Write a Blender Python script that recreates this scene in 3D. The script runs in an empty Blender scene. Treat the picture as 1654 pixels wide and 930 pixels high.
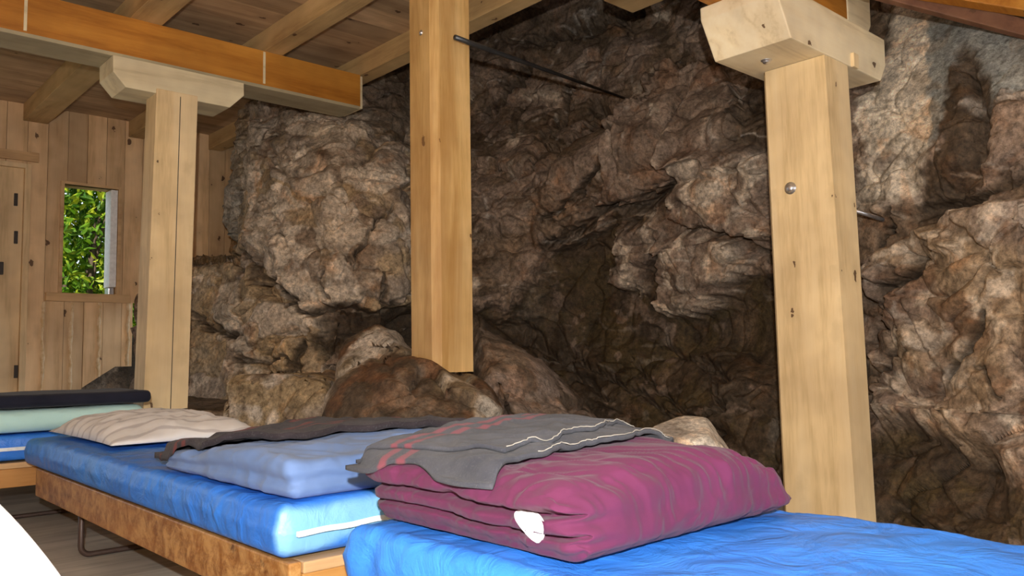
import bpy, bmesh, math, random
import numpy as np
from mathutils import Vector, Matrix
from mathutils.bvhtree import BVHTree

# ------------------------------------------------------------------ camera, light, exposure
S = bpy.context.scene
COL = S.collection
CAM_Z = 0.62
FPX = 1323.0                       # focal length in pixels of the 1654 px wide frame
YAW, PITCH, ROLL = math.radians(42.24), math.radians(4.59), math.radians(-0.94)
C0 = np.array([0.0, 0.0, CAM_Z])
F = np.array([math.sin(YAW)*math.cos(PITCH), math.cos(YAW)*math.cos(PITCH), math.sin(PITCH)])
_r = np.array([math.cos(YAW), -math.sin(YAW), 0.0]); _u = np.cross(_r, F)
RT = _r*math.cos(ROLL) + _u*math.sin(ROLL)
UP = -_r*math.sin(ROLL) + _u*math.cos(ROLL)

cd = bpy.data.cameras.new('camera'); cam = bpy.data.objects.new('camera', cd); COL.objects.link(cam)
cd.sensor_width = 36.0; cd.lens = 36.0*FPX/1654.0; cd.clip_start = 0.02; cd.clip_end = 200
cam.matrix_world = Matrix(((RT[0], UP[0], -F[0], 0), (RT[1], UP[1], -F[1], 0), (RT[2], UP[2], -F[2], CAM_Z), (0, 0, 0, 1)))
S.camera = cam

S.view_settings.view_transform = 'Standard'; S.view_settings.look = 'None'
S.view_settings.gamma = 1.0; S.view_settings.use_curve_mapping = False
S.view_settings.exposure = 0.0

FLASH_W = 205.0
OPENING_W = 13.0
SUN_W = 9.0
WORLD_S = 1.5
w = bpy.data.worlds.new('daylight'); S.world = w; w.use_nodes = True
bg = w.node_tree.nodes['Background']; bg.inputs[0].default_value = (0.75, 0.87, 1.0, 1); bg.inputs[1].default_value = WORLD_S

def lamp(name, typ, loc, energy, color, **k):
    d = bpy.data.lights.new(name, typ); d.energy = energy; d.color = color
    for a, v in k.items(): setattr(d, a, v)
    o = bpy.data.objects.new(name, d); COL.objects.link(o); o.location = loc
    return o
# the flash of the camera, a little above and behind the lens
lamp('camera_flash', 'POINT', tuple(C0 + UP*0.15 - F*0.10 - RT*0.0), FLASH_W, (1.0, 0.965, 0.92), shadow_soft_size=0.012)
# area lamp added as daylight from an unseen opening behind the camera
dl = lamp('unseen_opening_light', 'AREA', (1.2, -2.05, 1.15), OPENING_W, (0.80, 0.90, 1.0), shape='RECTANGLE', size=2.2, size_y=1.1)
dl.rotation_euler = (math.radians(90), 0, 0)
sun = lamp('sun', 'SUN', (0, 12, 8), SUN_W, (1.0, 0.95, 0.8), angle=math.radians(1.0))
sun.rotation_euler = Vector((0.55, 0.75, -1.0)).to_track_quat('-Z', 'Y').to_euler()

# ------------------------------------------------------------------ pixel measuring helpers
def ray(x, y): return F + RT*(x-827)/FPX - UP*(y-465)/FPX
def at(x, y, X=None, Y=None, Z=None, d=None):
    q = ray(x, y)
    if d is not None: t = d
    elif X is not None: t = X/q[0]
    elif Y is not None: t = Y/q[1]
    else: t = (Z-CAM_Z)/q[2]
    return C0 + q*t
def proj(P):
    Q = P - C0; z = Q@F
    z = np.maximum(z, 1e-3)
    return 827+FPX*(Q@RT)/z, 465-FPX*(Q@UP)/z

# ------------------------------------------------------------------ numpy noise
def _h(ix, iy, iz, s):
    n = (ix.astype(np.int64)*374761393 + iy.astype(np.int64)*668265263 + iz.astype(np.int64)*2147483647 + s*974634777) & 0xffffffff
    n = ((n ^ (n >> 13))*1274126177) & 0xffffffff
    n = ((n ^ (n >> 16))*2246822519) & 0xffffffff
    n = n ^ (n >> 15)
    return (n & 0xffffff)/float(0x1000000)
def vnoise(P, s=0):
    i = np.floor(P).astype(np.int64); f = P-i; f = f*f*f*(f*(f*6-15)+10)
    o = 0
    for dx in (0, 1):
        wx = f[:, 0] if dx else 1-f[:, 0]
        for dy in (0, 1):
            wy = f[:, 1] if dy else 1-f[:, 1]
            for dz in (0, 1):
                wz = f[:, 2] if dz else 1-f[:, 2]
                o = o + wx*wy*wz*_h(i[:, 0]+dx, i[:, 1]+dy, i[:, 2]+dz, s)
    return o*2-1
def fbm(P, s=0, n=4, g=0.5):
    o = 0; a = 1.0; t = 0
    for k in range(n):
        o = o + a*vnoise(P*(2.03**k)+k*7.3, s+k); t += a; a *= g
    return o/t
def ridged(P, s=0, n=4):
    o = 0; a = 1.0; t = 0
    for k in range(n):
        o = o + a*(1-np.abs(vnoise(P*(2.1**k)+k*3.7, s+k))*2); t += a; a *= 0.5
    return o/t
def facets(P, s=0, tilt=1.0):
    """Fractured rock: every cell of a jittered lattice is a tilted plane with its own height; returns height, distance to the border, cell random."""
    i = np.floor(P).astype(np.int64)
    d1 = np.full(len(P), 9.0); d2 = np.full(len(P), 9.0); h = np.zeros(len(P)); rr = np.zeros(len(P))
    for dx in (-1, 0, 1):
        for dy in (-1, 0, 1):
            for dz in (-1, 0, 1):
                a, b, c = i[:, 0]+dx, i[:, 1]+dy, i[:, 2]+dz
                q = np.stack([a+_h(a, b, c, s), b+_h(a, b, c, s+1), c+_h(a, b, c, s+2)], 1)
                v = P-q; d = np.sqrt((v*v).sum(1))
                g = np.stack([_h(a, b, c, s+3), _h(a, b, c, s+4), _h(a, b, c, s+5)], 1)*2-1
                r = _h(a, b, c, s+6)
                hh = (v*g).sum(1)*tilt + (r*2-1)*0.5
                m = d < d1
                d2 = np.where(m, d1, np.minimum(d2, d)); h = np.where(m, hh, h); rr = np.where(m, r, rr); d1 = np.where(m, d, d1)
    return h, d2-d1, rr
def planes(P, s=0, k=1.0, sign=1):
    """continuous creased rock: envelope of tilted, slightly curved planes (sign 1: lumps parted by creases, -1: scallops meeting in sharp ridges)"""
    i = np.floor(P).astype(np.int64); best = np.full(len(P), -9.0)
    for dx in (-1, 0, 1):
        for dy in (-1, 0, 1):
            for dz in (-1, 0, 1):
                a, b, c = i[:, 0]+dx, i[:, 1]+dy, i[:, 2]+dz
                q = np.stack([a+_h(a, b, c, s), b+_h(a, b, c, s+1), c+_h(a, b, c, s+2)], 1)
                v = P-q; g = np.stack([_h(a, b, c, s+3), _h(a, b, c, s+4), _h(a, b, c, s+5)], 1)*2-1
                best = np.maximum(best, (v*g).sum(1)*0.9+(_h(a, b, c, s+6)-0.5)*0.7-k*(v*v).sum(1))
    return (best-0.1)*sign
def sstep(a, b, x):
    t = np.clip((x-a)/(b-a), 0, 1); return t*t*(3-2*t)

# ------------------------------------------------------------------ object helpers
def tag(o, label=None, cat=None, group=None, kind=None):
    if label: o['label'] = label
    if cat: o['category'] = cat
    if group: o['group'] = group
    if kind: o['kind'] = kind
    return o
def empty(name, loc, label, cat, group=None):
    o = bpy.data.objects.new(name, None); COL.objects.link(o); o.location = loc; o.empty_display_size = 0.1
    return tag(o, label, cat, group)
def mesh(name, V, Fc, mat, parent=None, origin=(0, 0, 0), smooth=False, uv=None, colr=None):
    V = np.asarray(V, float)
    org = np.array(parent.matrix_basis.translation if parent is not None and parent.type == 'EMPTY' else origin, float)
    if parent is not None and parent.type != 'EMPTY':
        p = parent; org = np.zeros(3)
        while p: org = org + np.array(p.location); p = p.parent
    me = bpy.data.meshes.new(name)
    me.from_pydata((V-org).tolist(), [], [tuple(int(k) for k in f) for f in Fc])
    me.materials.append(mat)
    if smooth: me.polygons.foreach_set('use_smooth', [True]*len(me.polygons))
    if uv is not None:
        L = me.uv_layers.new(name='uv'); vi = np.zeros(len(me.loops), int); me.loops.foreach_get('vertex_index', vi)
        L.data.foreach_set('uv', np.asarray(uv)[vi].ravel())
    if colr is not None:
        A = me.color_attributes.new('pigment_sheen', 'FLOAT_COLOR', 'POINT')
        A.data.foreach_set('color', np.concatenate([colr, np.ones((len(colr), 1))], 1).astype(np.float32).ravel())
    me.validate(); me.update()
    o = bpy.data.objects.new(name, me); COL.objects.link(o)
    if parent is not None:
        o.parent = parent
    else:
        o.location = origin
    return o
def from_bm(name, bm, mat, parent=None, origin=(0, 0, 0), smooth=False):
    bm.verts.index_update()
    V = [tuple(v.co) for v in bm.verts]; Fc = [[v.index for v in f.verts] for f in bm.faces]
    bm.free()
    return mesh(name, V, Fc, mat, parent, origin, smooth)
def hexa(bm, P, bevel=0.0):
    """P: 8 corners, bottom four counter-clockwise then top four."""
    vs = [bm.verts.new(tuple(p)) for p in P]
    fs = [bm.faces.new([vs[i] for i in q]) for q in ((3, 2, 1, 0), (4, 5, 6, 7), (0, 1, 5, 4), (1, 2, 6, 5), (2, 3, 7, 6), (3, 0, 4, 7))]
    if bevel:
        es = list({e for f in fs for e in f.edges})
        bmesh.ops.bevel(bm, geom=es, offset=bevel, segments=2, affect='EDGES', profile=0.6)
def box(bm, x0, x1, y0, y1, z0, z1, bevel=0.0):
    hexa(bm, [(x0, y0, z0), (x1, y0, z0), (x1, y1, z0), (x0, y1, z0), (x0, y0, z1), (x1, y0, z1), (x1, y1, z1), (x0, y1, z1)], bevel)
def prism(bm, poly, axis, a, b, bevel=0.0):
    """extrude polygon (list of 2-tuples in the other two axes) along axis from a to b"""
    def p3(p, t):
        return {'X': (t, p[0], p[1]), 'Y': (p[0], t, p[1]), 'Z': (p[0], p[1], t)}[axis]
    A = [bm.verts.new(p3(p, a)) for p in poly]; B = [bm.verts.new(p3(p, b)) for p in poly]
    n = len(poly); fs = [bm.faces.new(A), bm.faces.new(B[::-1])]
    for i in range(n): fs.append(bm.faces.new([A[i], B[i], B[(i+1) % n], A[(i+1) % n]]))
    bmesh.ops.recalc_face_normals(bm, faces=fs)
    if bevel:
        es = list({e for f in fs for e in f.edges})
        bmesh.ops.bevel(bm, geom=es, offset=bevel, segments=2, affect='EDGES', profile=0.6)
def tube_geo(pts, rad, n=10, cap=True):
    pts = [Vector(p) for p in pts]; V = []; Fc = []
    rad = rad if isinstance(rad, (list, tuple)) else [rad]*len(pts)
    up = Vector((0.13, 0.2, 1)).normalized()
    for i, p in enumerate(pts):
        t = (pts[min(i+1, len(pts)-1)]-pts[max(i-1, 0)]).normalized()
        a = t.cross(up)
        if a.length < 1e-3: a = t.cross(Vector((1, 0, 0)))
        a.normalize(); b = t.cross(a)
        for k in range(n):
            g = 2*math.pi*k/n
            V.append(tuple(p+(a*math.cos(g)+b*math.sin(g))*rad[i]))
    for i in range(len(pts)-1):
        for k in range(n):
            Fc.append([i*n+k, i*n+(k+1) % n, (i+1)*n+(k+1) % n, (i+1)*n+k])
    if cap: Fc += [list(range(n))[::-1], [(len(pts)-1)*n+k for k in range(n)]]
    return V, Fc
def rbox(hx, hy, hz, r, nx, ny, nz):
    """closed rounded box, evenly gridded; returns V (N,3), faces, U = unrounded cube coordinates"""
    idx = {}; U = []; Fc = []
    def vid(i, j, k):
        if (i, j, k) not in idx: idx[(i, j, k)] = len(U); U.append((2*i/nx-1, 2*j/ny-1, 2*k/nz-1))
        return idx[(i, j, k)]
    for i in range(nx):
        for j in range(ny):
            Fc.append([vid(i, j, 0), vid(i, j+1, 0), vid(i+1, j+1, 0), vid(i+1, j, 0)])
            Fc.append([vid(i, j, nz), vid(i+1, j, nz), vid(i+1, j+1, nz), vid(i, j+1, nz)])
    for i in range(nx):
        for k in range(nz):
            Fc.append([vid(i, 0, k), vid(i+1, 0, k), vid(i+1, 0, k+1), vid(i, 0, k+1)])
            Fc.append([vid(i, ny, k), vid(i, ny, k+1), vid(i+1, ny, k+1), vid(i+1, ny, k)])
    for j in range(ny):
        for k in range(nz):
            Fc.append([vid(0, j, k), vid(0, j, k+1), vid(0, j+1, k+1), vid(0, j+1, k)])
            Fc.append([vid(nx, j, k), vid(nx, j+1, k), vid(nx, j+1, k+1), vid(nx, j, k+1)])
    U = np.array(U); H = np.array([hx, hy, hz]); P = U*H
    core = np.clip(P, -(H-r), H-r); D = P-core
    L = np.linalg.norm(D, axis=1); L[L == 0] = 1
    V = core + D/L[:, None]*np.minimum(r, L)[:, None]*1.0
    return V, Fc, U

# ------------------------------------------------------------------ materials
def nodes(name, rough=0.7, spec=0.5):
    m = bpy.data.materials.new(name); m.use_nodes = True
    nt = m.node_tree; b = nt.nodes['Principled BSDF']
    b.inputs['Roughness'].default_value = rough; b.inputs['Specular IOR Level'].default_value = spec
    return m, nt, b
def N(nt, typ, **k):
    n = nt.nodes.new(typ)
    for a, v in k.items():
        if a.startswith('in_'): n.inputs[a[3:].replace('_', ' ')].default_value = v
        else: setattr(n, a, v)
    return n
def ramp(nt, stops, interp='LINEAR'):
    n = nt.nodes.new('ShaderNodeValToRGB'); c = n.color_ramp; c.interpolation = interp
    while len(c.elements) < len(stops): c.elements.new(0.5)
    for e, (p, col) in zip(c.elements, stops):
        e.position = p; e.color = (*col, 1) if len(col) == 3 else col
    return n
def noise(nt, vec, scale, detail=4, rough=0.55, dist=0.0):
    n = N(nt, 'ShaderNodeTexNoise'); n.inputs['Scale'].default_value = scale; n.inputs['Detail'].default_value = detail
    n.inputs['Roughness'].default_value = rough; n.inputs['Distortion'].default_value = dist
    nt.links.new(vec, n.inputs['Vector']); return n
def mixc(nt, fac, a, b, blend='MIX'):
    n = nt.nodes.new('ShaderNodeMix'); n.data_type = 'RGBA'; n.blend_type = blend
    for s, v in ((0, fac), (6, a), (7, b)):
        if hasattr(v, 'is_linked') or hasattr(v, 'links'): nt.links.new(v, n.inputs[s])
        elif isinstance(v, (int, float)): n.inputs[s].default_value = v
        else: n.inputs[s].default_value = (*v, 1)
    return n.outputs[2]
def bump(nt, b, h, strength=0.3, dist=0.01):
    n = N(nt, 'ShaderNodeBump'); n.inputs['Strength'].default_value = strength; n.inputs['Distance'].default_value = dist
    nt.links.new(h, n.inputs['Height'])
    nt.links.new(n.outputs[0], b.inputs['Normal']); return n
def math_(nt, op, a, b=None, c=None):
    n = N(nt, 'ShaderNodeMath', operation=op)
    for s, v in ((0, a), (1, b), (2, c)):
        if v is None: continue
        if isinstance(v, (int, float)): n.inputs[s].default_value = v
        else: nt.links.new(v, n.inputs[s])
    return n.outputs[0]

def wood(name, axis, light, dark, knot=(0.10, 0.045, 0.02), knots=0.5, stain=None, rough=0.62, ring=1.0, planks=None, plank_axis=None, spec=0.35, seed=0.0, blotch=None, board_var=0.35, knot_scale=1.0):
    m, nt, b = nodes(name, rough, spec)
    tc = N(nt, 'ShaderNodeTexCoord'); sep = N(nt, 'ShaderNodeSeparateXYZ'); nt.links.new(tc.outputs['Object'], sep.inputs[0])
    ax = 'XYZ'.index(axis)
    shift = None
    if planks:
        pa = 'XYZ'.index(plank_axis)
        q = math_(nt, 'DIVIDE', sep.outputs[pa], planks)
        idx = math_(nt, 'FLOOR', q); fr = math_(nt, 'FRACT', q)
        wn = N(nt, 'ShaderNodeTexWhiteNoise', noise_dimensions='1D'); nt.links.new(idx, wn.inputs['W'])
        shift = math_(nt, 'MULTIPLY', wn.outputs['Value'], 17.0)
    comb = N(nt, 'ShaderNodeCombineXYZ')
    for i in range(3):
        v = sep.outputs[i]
        if i == ax:
            v = math_(nt, 'MULTIPLY', v, 0.09)
            if shift is not None: v = math_(nt, 'ADD', v, shift)
        nt.links.new(v, comb.inputs[i])
    add = N(nt, 'ShaderNodeVectorMath', operation='ADD'); add.inputs[1].default_value = (seed, seed*1.7, seed*0.6); nt.links.new(comb.outputs[0], add.inputs[0])
    vec = add.outputs[0]
    big = noise(nt, vec, 5.5, 3, 0.5, 0.3)
    rings = math_(nt, 'MULTIPLY', big.outputs[0], 26.0*ring)
    rings = math_(nt, 'SINE', rings); rings = math_(nt, 'MULTIPLY_ADD', rings, 0.5, 0.5)
    fine = noise(nt, vec, 90, 3, 0.6)
    g = math_(nt, 'ADD', math_(nt, 'MULTIPLY', rings, 0.45), math_(nt, 'MULTIPLY', fine.outputs[0], 0.55))
    rp = ramp(nt, [(0.2, light), (0.62, tuple(0.45*np.array(light)+0.55*np.array(dark))), (0.86, tuple(np.array(dark)*0.86))]); nt.links.new(g, rp.inputs[0]); col = rp.outputs[0]
    blot = noise(nt, tc.outputs['Object'], 3.0, 3, 0.6); br = ramp(nt, [(0.35, (0.82, 0.80, 0.78)), (0.65, (1.08, 1.08, 1.05))]); nt.links.new(blot.outputs[0], br.inputs[0])
    col = mixc(nt, 1.0, col, br.outputs[0], 'MULTIPLY')
    # knots, stretched along the grain
    mp = N(nt, 'ShaderNodeCombineXYZ')
    for i in range(3):
        v = math_(nt, 'MULTIPLY', sep.outputs[i], (7.0 if i == ax else 13.0)*knot_scale)
        if i == ax and shift is not None: v = math_(nt, 'ADD', v, shift)
        nt.links.new(v, mp.inputs[i])
    kw = noise(nt, tc.outputs['Object'], 38, 3, 0.6); kv = N(nt, 'ShaderNodeVectorMath', operation='MULTIPLY_ADD'); kv.inputs[1].default_value = (0.34, 0.34, 0.34)
    nt.links.new(kw.outputs['Color'], kv.inputs[0]); nt.links.new(mp.outputs[0], kv.inputs[2])
    vo = N(nt, 'ShaderNodeTexVoronoi', feature='F1'); vo.inputs['Scale'].default_value = 1.0; vo.inputs['Randomness'].default_value = 1.0
    nt.links.new(kv.outputs[0], vo.inputs['Vector'])
    sel = N(nt, 'ShaderNodeSeparateColor'); nt.links.new(vo.outputs['Color'], sel.inputs[0])
    rr = math_(nt, 'MULTIPLY_ADD', sel.outputs[0], 0.13, 0.03)
    core = math_(nt, 'LESS_THAN', vo.outputs['Distance'], rr)
    halo = N(nt, 'ShaderNodeMapRange'); halo.inputs[1].default_value = 0.42; halo.inputs[2].default_value = 0.06; halo.inputs[3].default_value = 0; halo.inputs[4].default_value = 1
    nt.links.new(vo.outputs['Distance'], halo.inputs[0])
    pick = math_(nt, 'GREATER_THAN', sel.outputs[1], 1-knots)
    hal = math_(nt, 'MULTIPLY', math_(nt, 'MULTIPLY', halo.outputs[0], pick), 0.45)
    cor = math_(nt, 'MULTIPLY', math_(nt, 'MULTIPLY', core, pick), 0.9)
    col = mixc(nt, hal, col, tuple(np.array(dark)*0.7)); col = mixc(nt, cor, col, knot)
    if stain:
        sc, sd = stain
        sn = noise(nt, tc.outputs['Object'], blotch, 6, 0.75, 0.5) if blotch else noise(nt, vec, 7.0, 5, 0.65, 0.5); sr = ramp(nt, [(0.42, (0, 0, 0)), (0.62, (1, 1, 1))]); nt.links.new(sn.outputs[0], sr.inputs[0])
        col = mixc(nt, math_(nt, 'MULTIPLY', sr.outputs[0], sd), col, sc)
    h = math_(nt, 'MULTIPLY', fine.outputs[0], 0.5)
    if planks:
        vr = N(nt, 'ShaderNodeMapRange'); vr.inputs[3].default_value = 1-board_var; vr.inputs[4].default_value = 1+board_var*0.4; nt.links.new(wn.outputs['Value'], vr.inputs[0])
        cc = N(nt, 'ShaderNodeCombineColor')
        for i in range(3): nt.links.new(vr.outputs[0], cc.inputs[i])
        col = mixc(nt, 1.0, col, cc.outputs[0], 'MULTIPLY')
        e = math_(nt, 'MINIMUM', fr, math_(nt, 'SUBTRACT', 1.0, fr)); e = math_(nt, 'MULTIPLY', e, planks)
        gr = N(nt, 'ShaderNodeMapRange'); gr.inputs[1].default_value = 0.0; gr.inputs[2].default_value = 0.0035; nt.links.new(e, gr.inputs[0])
        h = math_(nt, 'ADD', h, math_(nt, 'MULTIPLY', gr.outputs[0], 2.0))
    nt.links.new(col, b.inputs['Base Color'])
    bump(nt, b, h, 0.35, 0.003)
    return m

def plain(name, col, rough=0.6, metal=0.0, spec=0.5, nscale=40, nd=0.15, bs=0.1):
    m, nt, b = nodes(name, rough, spec); b.inputs['Metallic'].default_value = metal
    tc = N(nt, 'ShaderNodeTexCoord'); n = noise(nt, tc.outputs['Object'], nscale, 4)
    c = np.array(col); rp = ramp(nt, [(0.3, tuple(c*(1-nd))), (0.7, tuple(np.minimum(c*(1+nd), 1)))]); nt.links.new(n.outputs[0], rp.inputs[0])
    nt.links.new(rp.outputs[0], b.inputs['Base Color']); bump(nt, b, n.outputs[0], bs, 0.003)
    return m

M = {}
M['post'] = wood('spruce_post', 'Z', (0.86, 0.68, 0.41), (0.76, 0.55, 0.28), knots=0.35, ring=0.8, seed=3.1)
M['post_mid'] = wood('varnished_spruce_post', 'Z', (0.80, 0.56, 0.26), (0.66, 0.40, 0.135), knots=0.95, stain=((0.40, 0.19, 0.045), 0.55), seed=7.7, rough=0.5)
M['saddle'] = wood('planed_saddle_timber', 'X', (0.80, 0.70, 0.47), (0.70, 0.58, 0.36), knots=0.2, seed=5.2)
M['saddle_near'] = wood('pale_saddle_timber', 'X', (0.88, 0.76, 0.53), (0.80, 0.64, 0.39), knots=0.3, seed=2.2)
M['beam_orange'] = wood('orange_glazed_beam', 'X', (0.58, 0.26, 0.040), (0.40, 0.14, 0.014), knots=0.4, knot=(0.09, 0.025, 0.008), seed=9.4, rough=0.5, ring=0.6)
M['beam_bare'] = wood('bare_beam_timber', 'X', (0.50, 0.43, 0.28), (0.38, 0.31, 0.19), knots=0.3, seed=4.4)
M['joist'] = wood('joist_timber', 'Y', (0.66, 0.47, 0.23), (0.52, 0.34, 0.15), knots=0.35, seed=1.9)
M['boards'] = wood('ceiling_boarding', 'X', (0.64, 0.45, 0.27), (0.46, 0.30, 0.17), knots=0.7, planks=0.17, plank_axis='Y', seed=6.3, board_var=0.3)
M['planks'] = wood('wall_planking', 'Z', (0.86, 0.60, 0.35), (0.72, 0.46, 0.24), knots=0.75, planks=0.118, plank_axis='X', seed=8.8, board_var=0.28, knot_scale=0.8)
M['plank_single'] = wood('wall_trim_timber', 'X', (0.72, 0.48, 0.26), (0.60, 0.37, 0.18), knots=0.4, seed=2.8)
M['door'] = wood('door_panel_timber', 'Z', (0.80, 0.60, 0.36), (0.72, 0.51, 0.28), knots=0.25, seed=1.1)
M['frame'] = wood('worn_bed_timber', 'Y', (0.40, 0.175, 0.042), (0.20, 0.070, 0.014), knots=0.25, stain=((0.60, 0.34, 0.12), 0.75), blotch=22, seed=3.9, rough=0.45)
M['frame_end'] = wood('bed_end_timber', 'X', (0.60, 0.32, 0.10), (0.44, 0.19, 0.045), knots=0.2, seed=5.9, rough=0.5)
M['floor'] = wood('grey_floorboards', 'X', (0.62, 0.58, 0.52), (0.46, 0.43, 0.38), knots=0.25, planks=0.16, plank_axis='Y', seed=4.1, board_var=0.15)
M['steel'] = plain('galvanised_steel', (0.62, 0.62, 0.64), 0.32, 0.9)
M['rod'] = plain('dark_iron_rod', (0.10, 0.105, 0.11), 0.42, 0.7)
M['leg'] = plain('brown_painted_tube', (0.085, 0.055, 0.045), 0.45, 0.3)
M['hinge'] = plain('dark_hinge', (0.05, 0.04, 0.035), 0.5, 0.6)
M['white_paint'] = plain('white_paint', (0.93, 0.94, 0.93), 0.5)
M['paper'] = plain('white_label', (0.88, 0.88, 0.88), 0.7)

def cloth(name, c1, c2, rough=0.9, wscale=900, sheen=0.3, stripes=None, mott=(6, 0.2), bs=0.25):
    m, nt, b = nodes(name, rough, 0.25); b.inputs['Sheen Weight'].default_value = sheen; b.inputs['Sheen Roughness'].default_value = 0.5
    tc = N(nt, 'ShaderNodeTexCoord'); n = noise(nt, tc.outputs['Object'], mott[0], 4, 0.6)
    rp = ramp(nt, [(0.35, c1), (0.65, c2)]); nt.links.new(n.outputs[0], rp.inputs[0]); col = rp.outputs[0]
    f = noise(nt, tc.outputs['Object'], wscale, 2, 0.7)
    if stripes:
        uv = N(nt, 'ShaderNodeUVMap', uv_map='uv'); sp = N(nt, 'ShaderNodeSeparateXYZ'); nt.links.new(uv.outputs[0], sp.inputs[0])
        col = stripes(nt, sp, col, tc, f)
    nt.links.new(col, b.inputs['Base Color'])
    bump(nt, b, f.outputs[0], bs, 0.002)
    return m
def band(nt, v, c, hw, soft=0.004):
    d = math_(nt, 'ABSOLUTE', math_(nt, 'SUBTRACT', v, c))
    r = N(nt, 'ShaderNodeMapRange'); r.inputs[1].default_value = hw+soft; r.inputs[2].default_value = hw-soft*0.5; nt.links.new(d, r.inputs[0]); return r.outputs[0]
def wool(name, c1, c2, bands, red):
    def st(nt, sp, col, tc, f):
        fl = noise(nt, tc.outputs['Object'], 260, 2, 0.8); fr = ramp(nt, [(0.56, (0, 0, 0)), (0.72, (1, 1, 1))]); nt.links.new(fl.outputs[0], fr.inputs[0])
        col = mixc(nt, math_(nt, 'MULTIPLY', fr.outputs[0], 0.35), col, (0.15, 0.15, 0.155))
        wob = noise(nt, tc.outputs['Object'], 25, 2); v = math_(nt, 'ADD', sp.outputs[1], math_(nt, 'MULTIPLY', math_(nt, 'SUBTRACT', wob.outputs[0], 0.5), 0.02))
        for c, hw in bands:
            col = mixc(nt, math_(nt, 'MULTIPLY', band(nt, v, c, hw, 0.01), 0.85), col, red)
        return col
    return cloth(name, c1, c2, 0.95, 700, 0.08, st, (14, 0.2), 0.6)
M['wool'] = wool('grey_wool', (0.038, 0.040, 0.052), (0.066, 0.068, 0.082), [(0.62, 0.022), (0.72, 0.020)], (0.20, 0.050, 0.068))
M['wool_brown'] = wool('brown_grey_wool', (0.022, 0.018, 0.022), (0.045, 0.036, 0.042), [(0.36, 0.02), (0.46, 0.02), (0.80, 0.03)], (0.15, 0.035, 0.032))
M['stitch'] = plain('cream_thread', (0.36, 0.34, 0.30), 0.9)
M['maroon'] = cloth('maroon_cotton', (0.086, 0.014, 0.047), (0.112, 0.019, 0.062), 0.85, 1100, 0.08)
M['denim'] = cloth('pale_blue_cotton', (0.115, 0.200, 0.42), (0.165, 0.265, 0.52), 0.85, 1100, 0.1)
M['mint'] = cloth('mint_cotton', (0.48, 0.76, 0.74), (0.54, 0.82, 0.79), 0.85, 1100, 0.1)
M['navy'] = cloth('navy_wool', (0.010, 0.012, 0.024), (0.018, 0.020, 0.036), 0.95, 700, 0.1)
M['linen'] = cloth('white_linen', (0.86, 0.86, 0.84), (0.90, 0.90, 0.88), 0.8, 800, 0.2)
def pst(nt, sp, col, tc, f):
    v = math_(nt, 'FRACT', math_(nt, 'MULTIPLY_ADD', sp.outputs[1], 9.0, math_(nt, 'MULTIPLY', noise(nt, tc.outputs['Object'], 4.0, 2).outputs[0], 2.5)))
    return mixc(nt, math_(nt, 'MULTIPLY', band(nt, v, 0.5, 0.10, 0.06), 0.5), col, (0.28, 0.25, 0.26))
M['pillow'] = cloth('striped_pillow_linen', (0.68, 0.67, 0.67), (0.78, 0.77, 0.76), 0.85, 900, 0.2, pst)
def vinyl(name, c1, c2, rough=0.45):
    m, nt, b = nodes(name, rough, 0.5)
    tc = N(nt, 'ShaderNodeTexCoord'); n = noise(nt, tc.outputs['Object'], 3, 3)
    rp = ramp(nt, [(0.3, c1), (0.7, c2)]); nt.links.new(n.outputs[0], rp.inputs[0]); pa = N(nt, 'ShaderNodeAttribute', attribute_name='pigment_sheen'); nt.links.new(mixc(nt, pa.outputs['Fac'], rp.outputs[0], (0.22, 0.52, 0.82)), b.inputs['Base Color'])  # on mattresses the attribute mixes a painted sheen into the cover colour
    b.inputs['Coat Weight'].default_value = 0.12; b.inputs['Coat Roughness'].default_value = 0.4
    n2 = noise(nt, tc.outputs['Object'], 11, 5, 0.55, 1.2); bump(nt, b, n2.outputs[0], 0.55, 0.016)
    return m
M['vinyl'] = vinyl('blue_mattress_cover', (0.026, 0.185, 0.76), (0.045, 0.255, 0.86))
M['vinyl_sheen'] = vinyl('sheen_blue_cover_end', (0.18, 0.50, 0.85), (0.30, 0.62, 0.90))  # paler copy of the cover, carrying the sheen in its colour
M['zip'] = plain('white_zip_tape', (0.75, 0.82, 0.86), 0.6)

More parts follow.
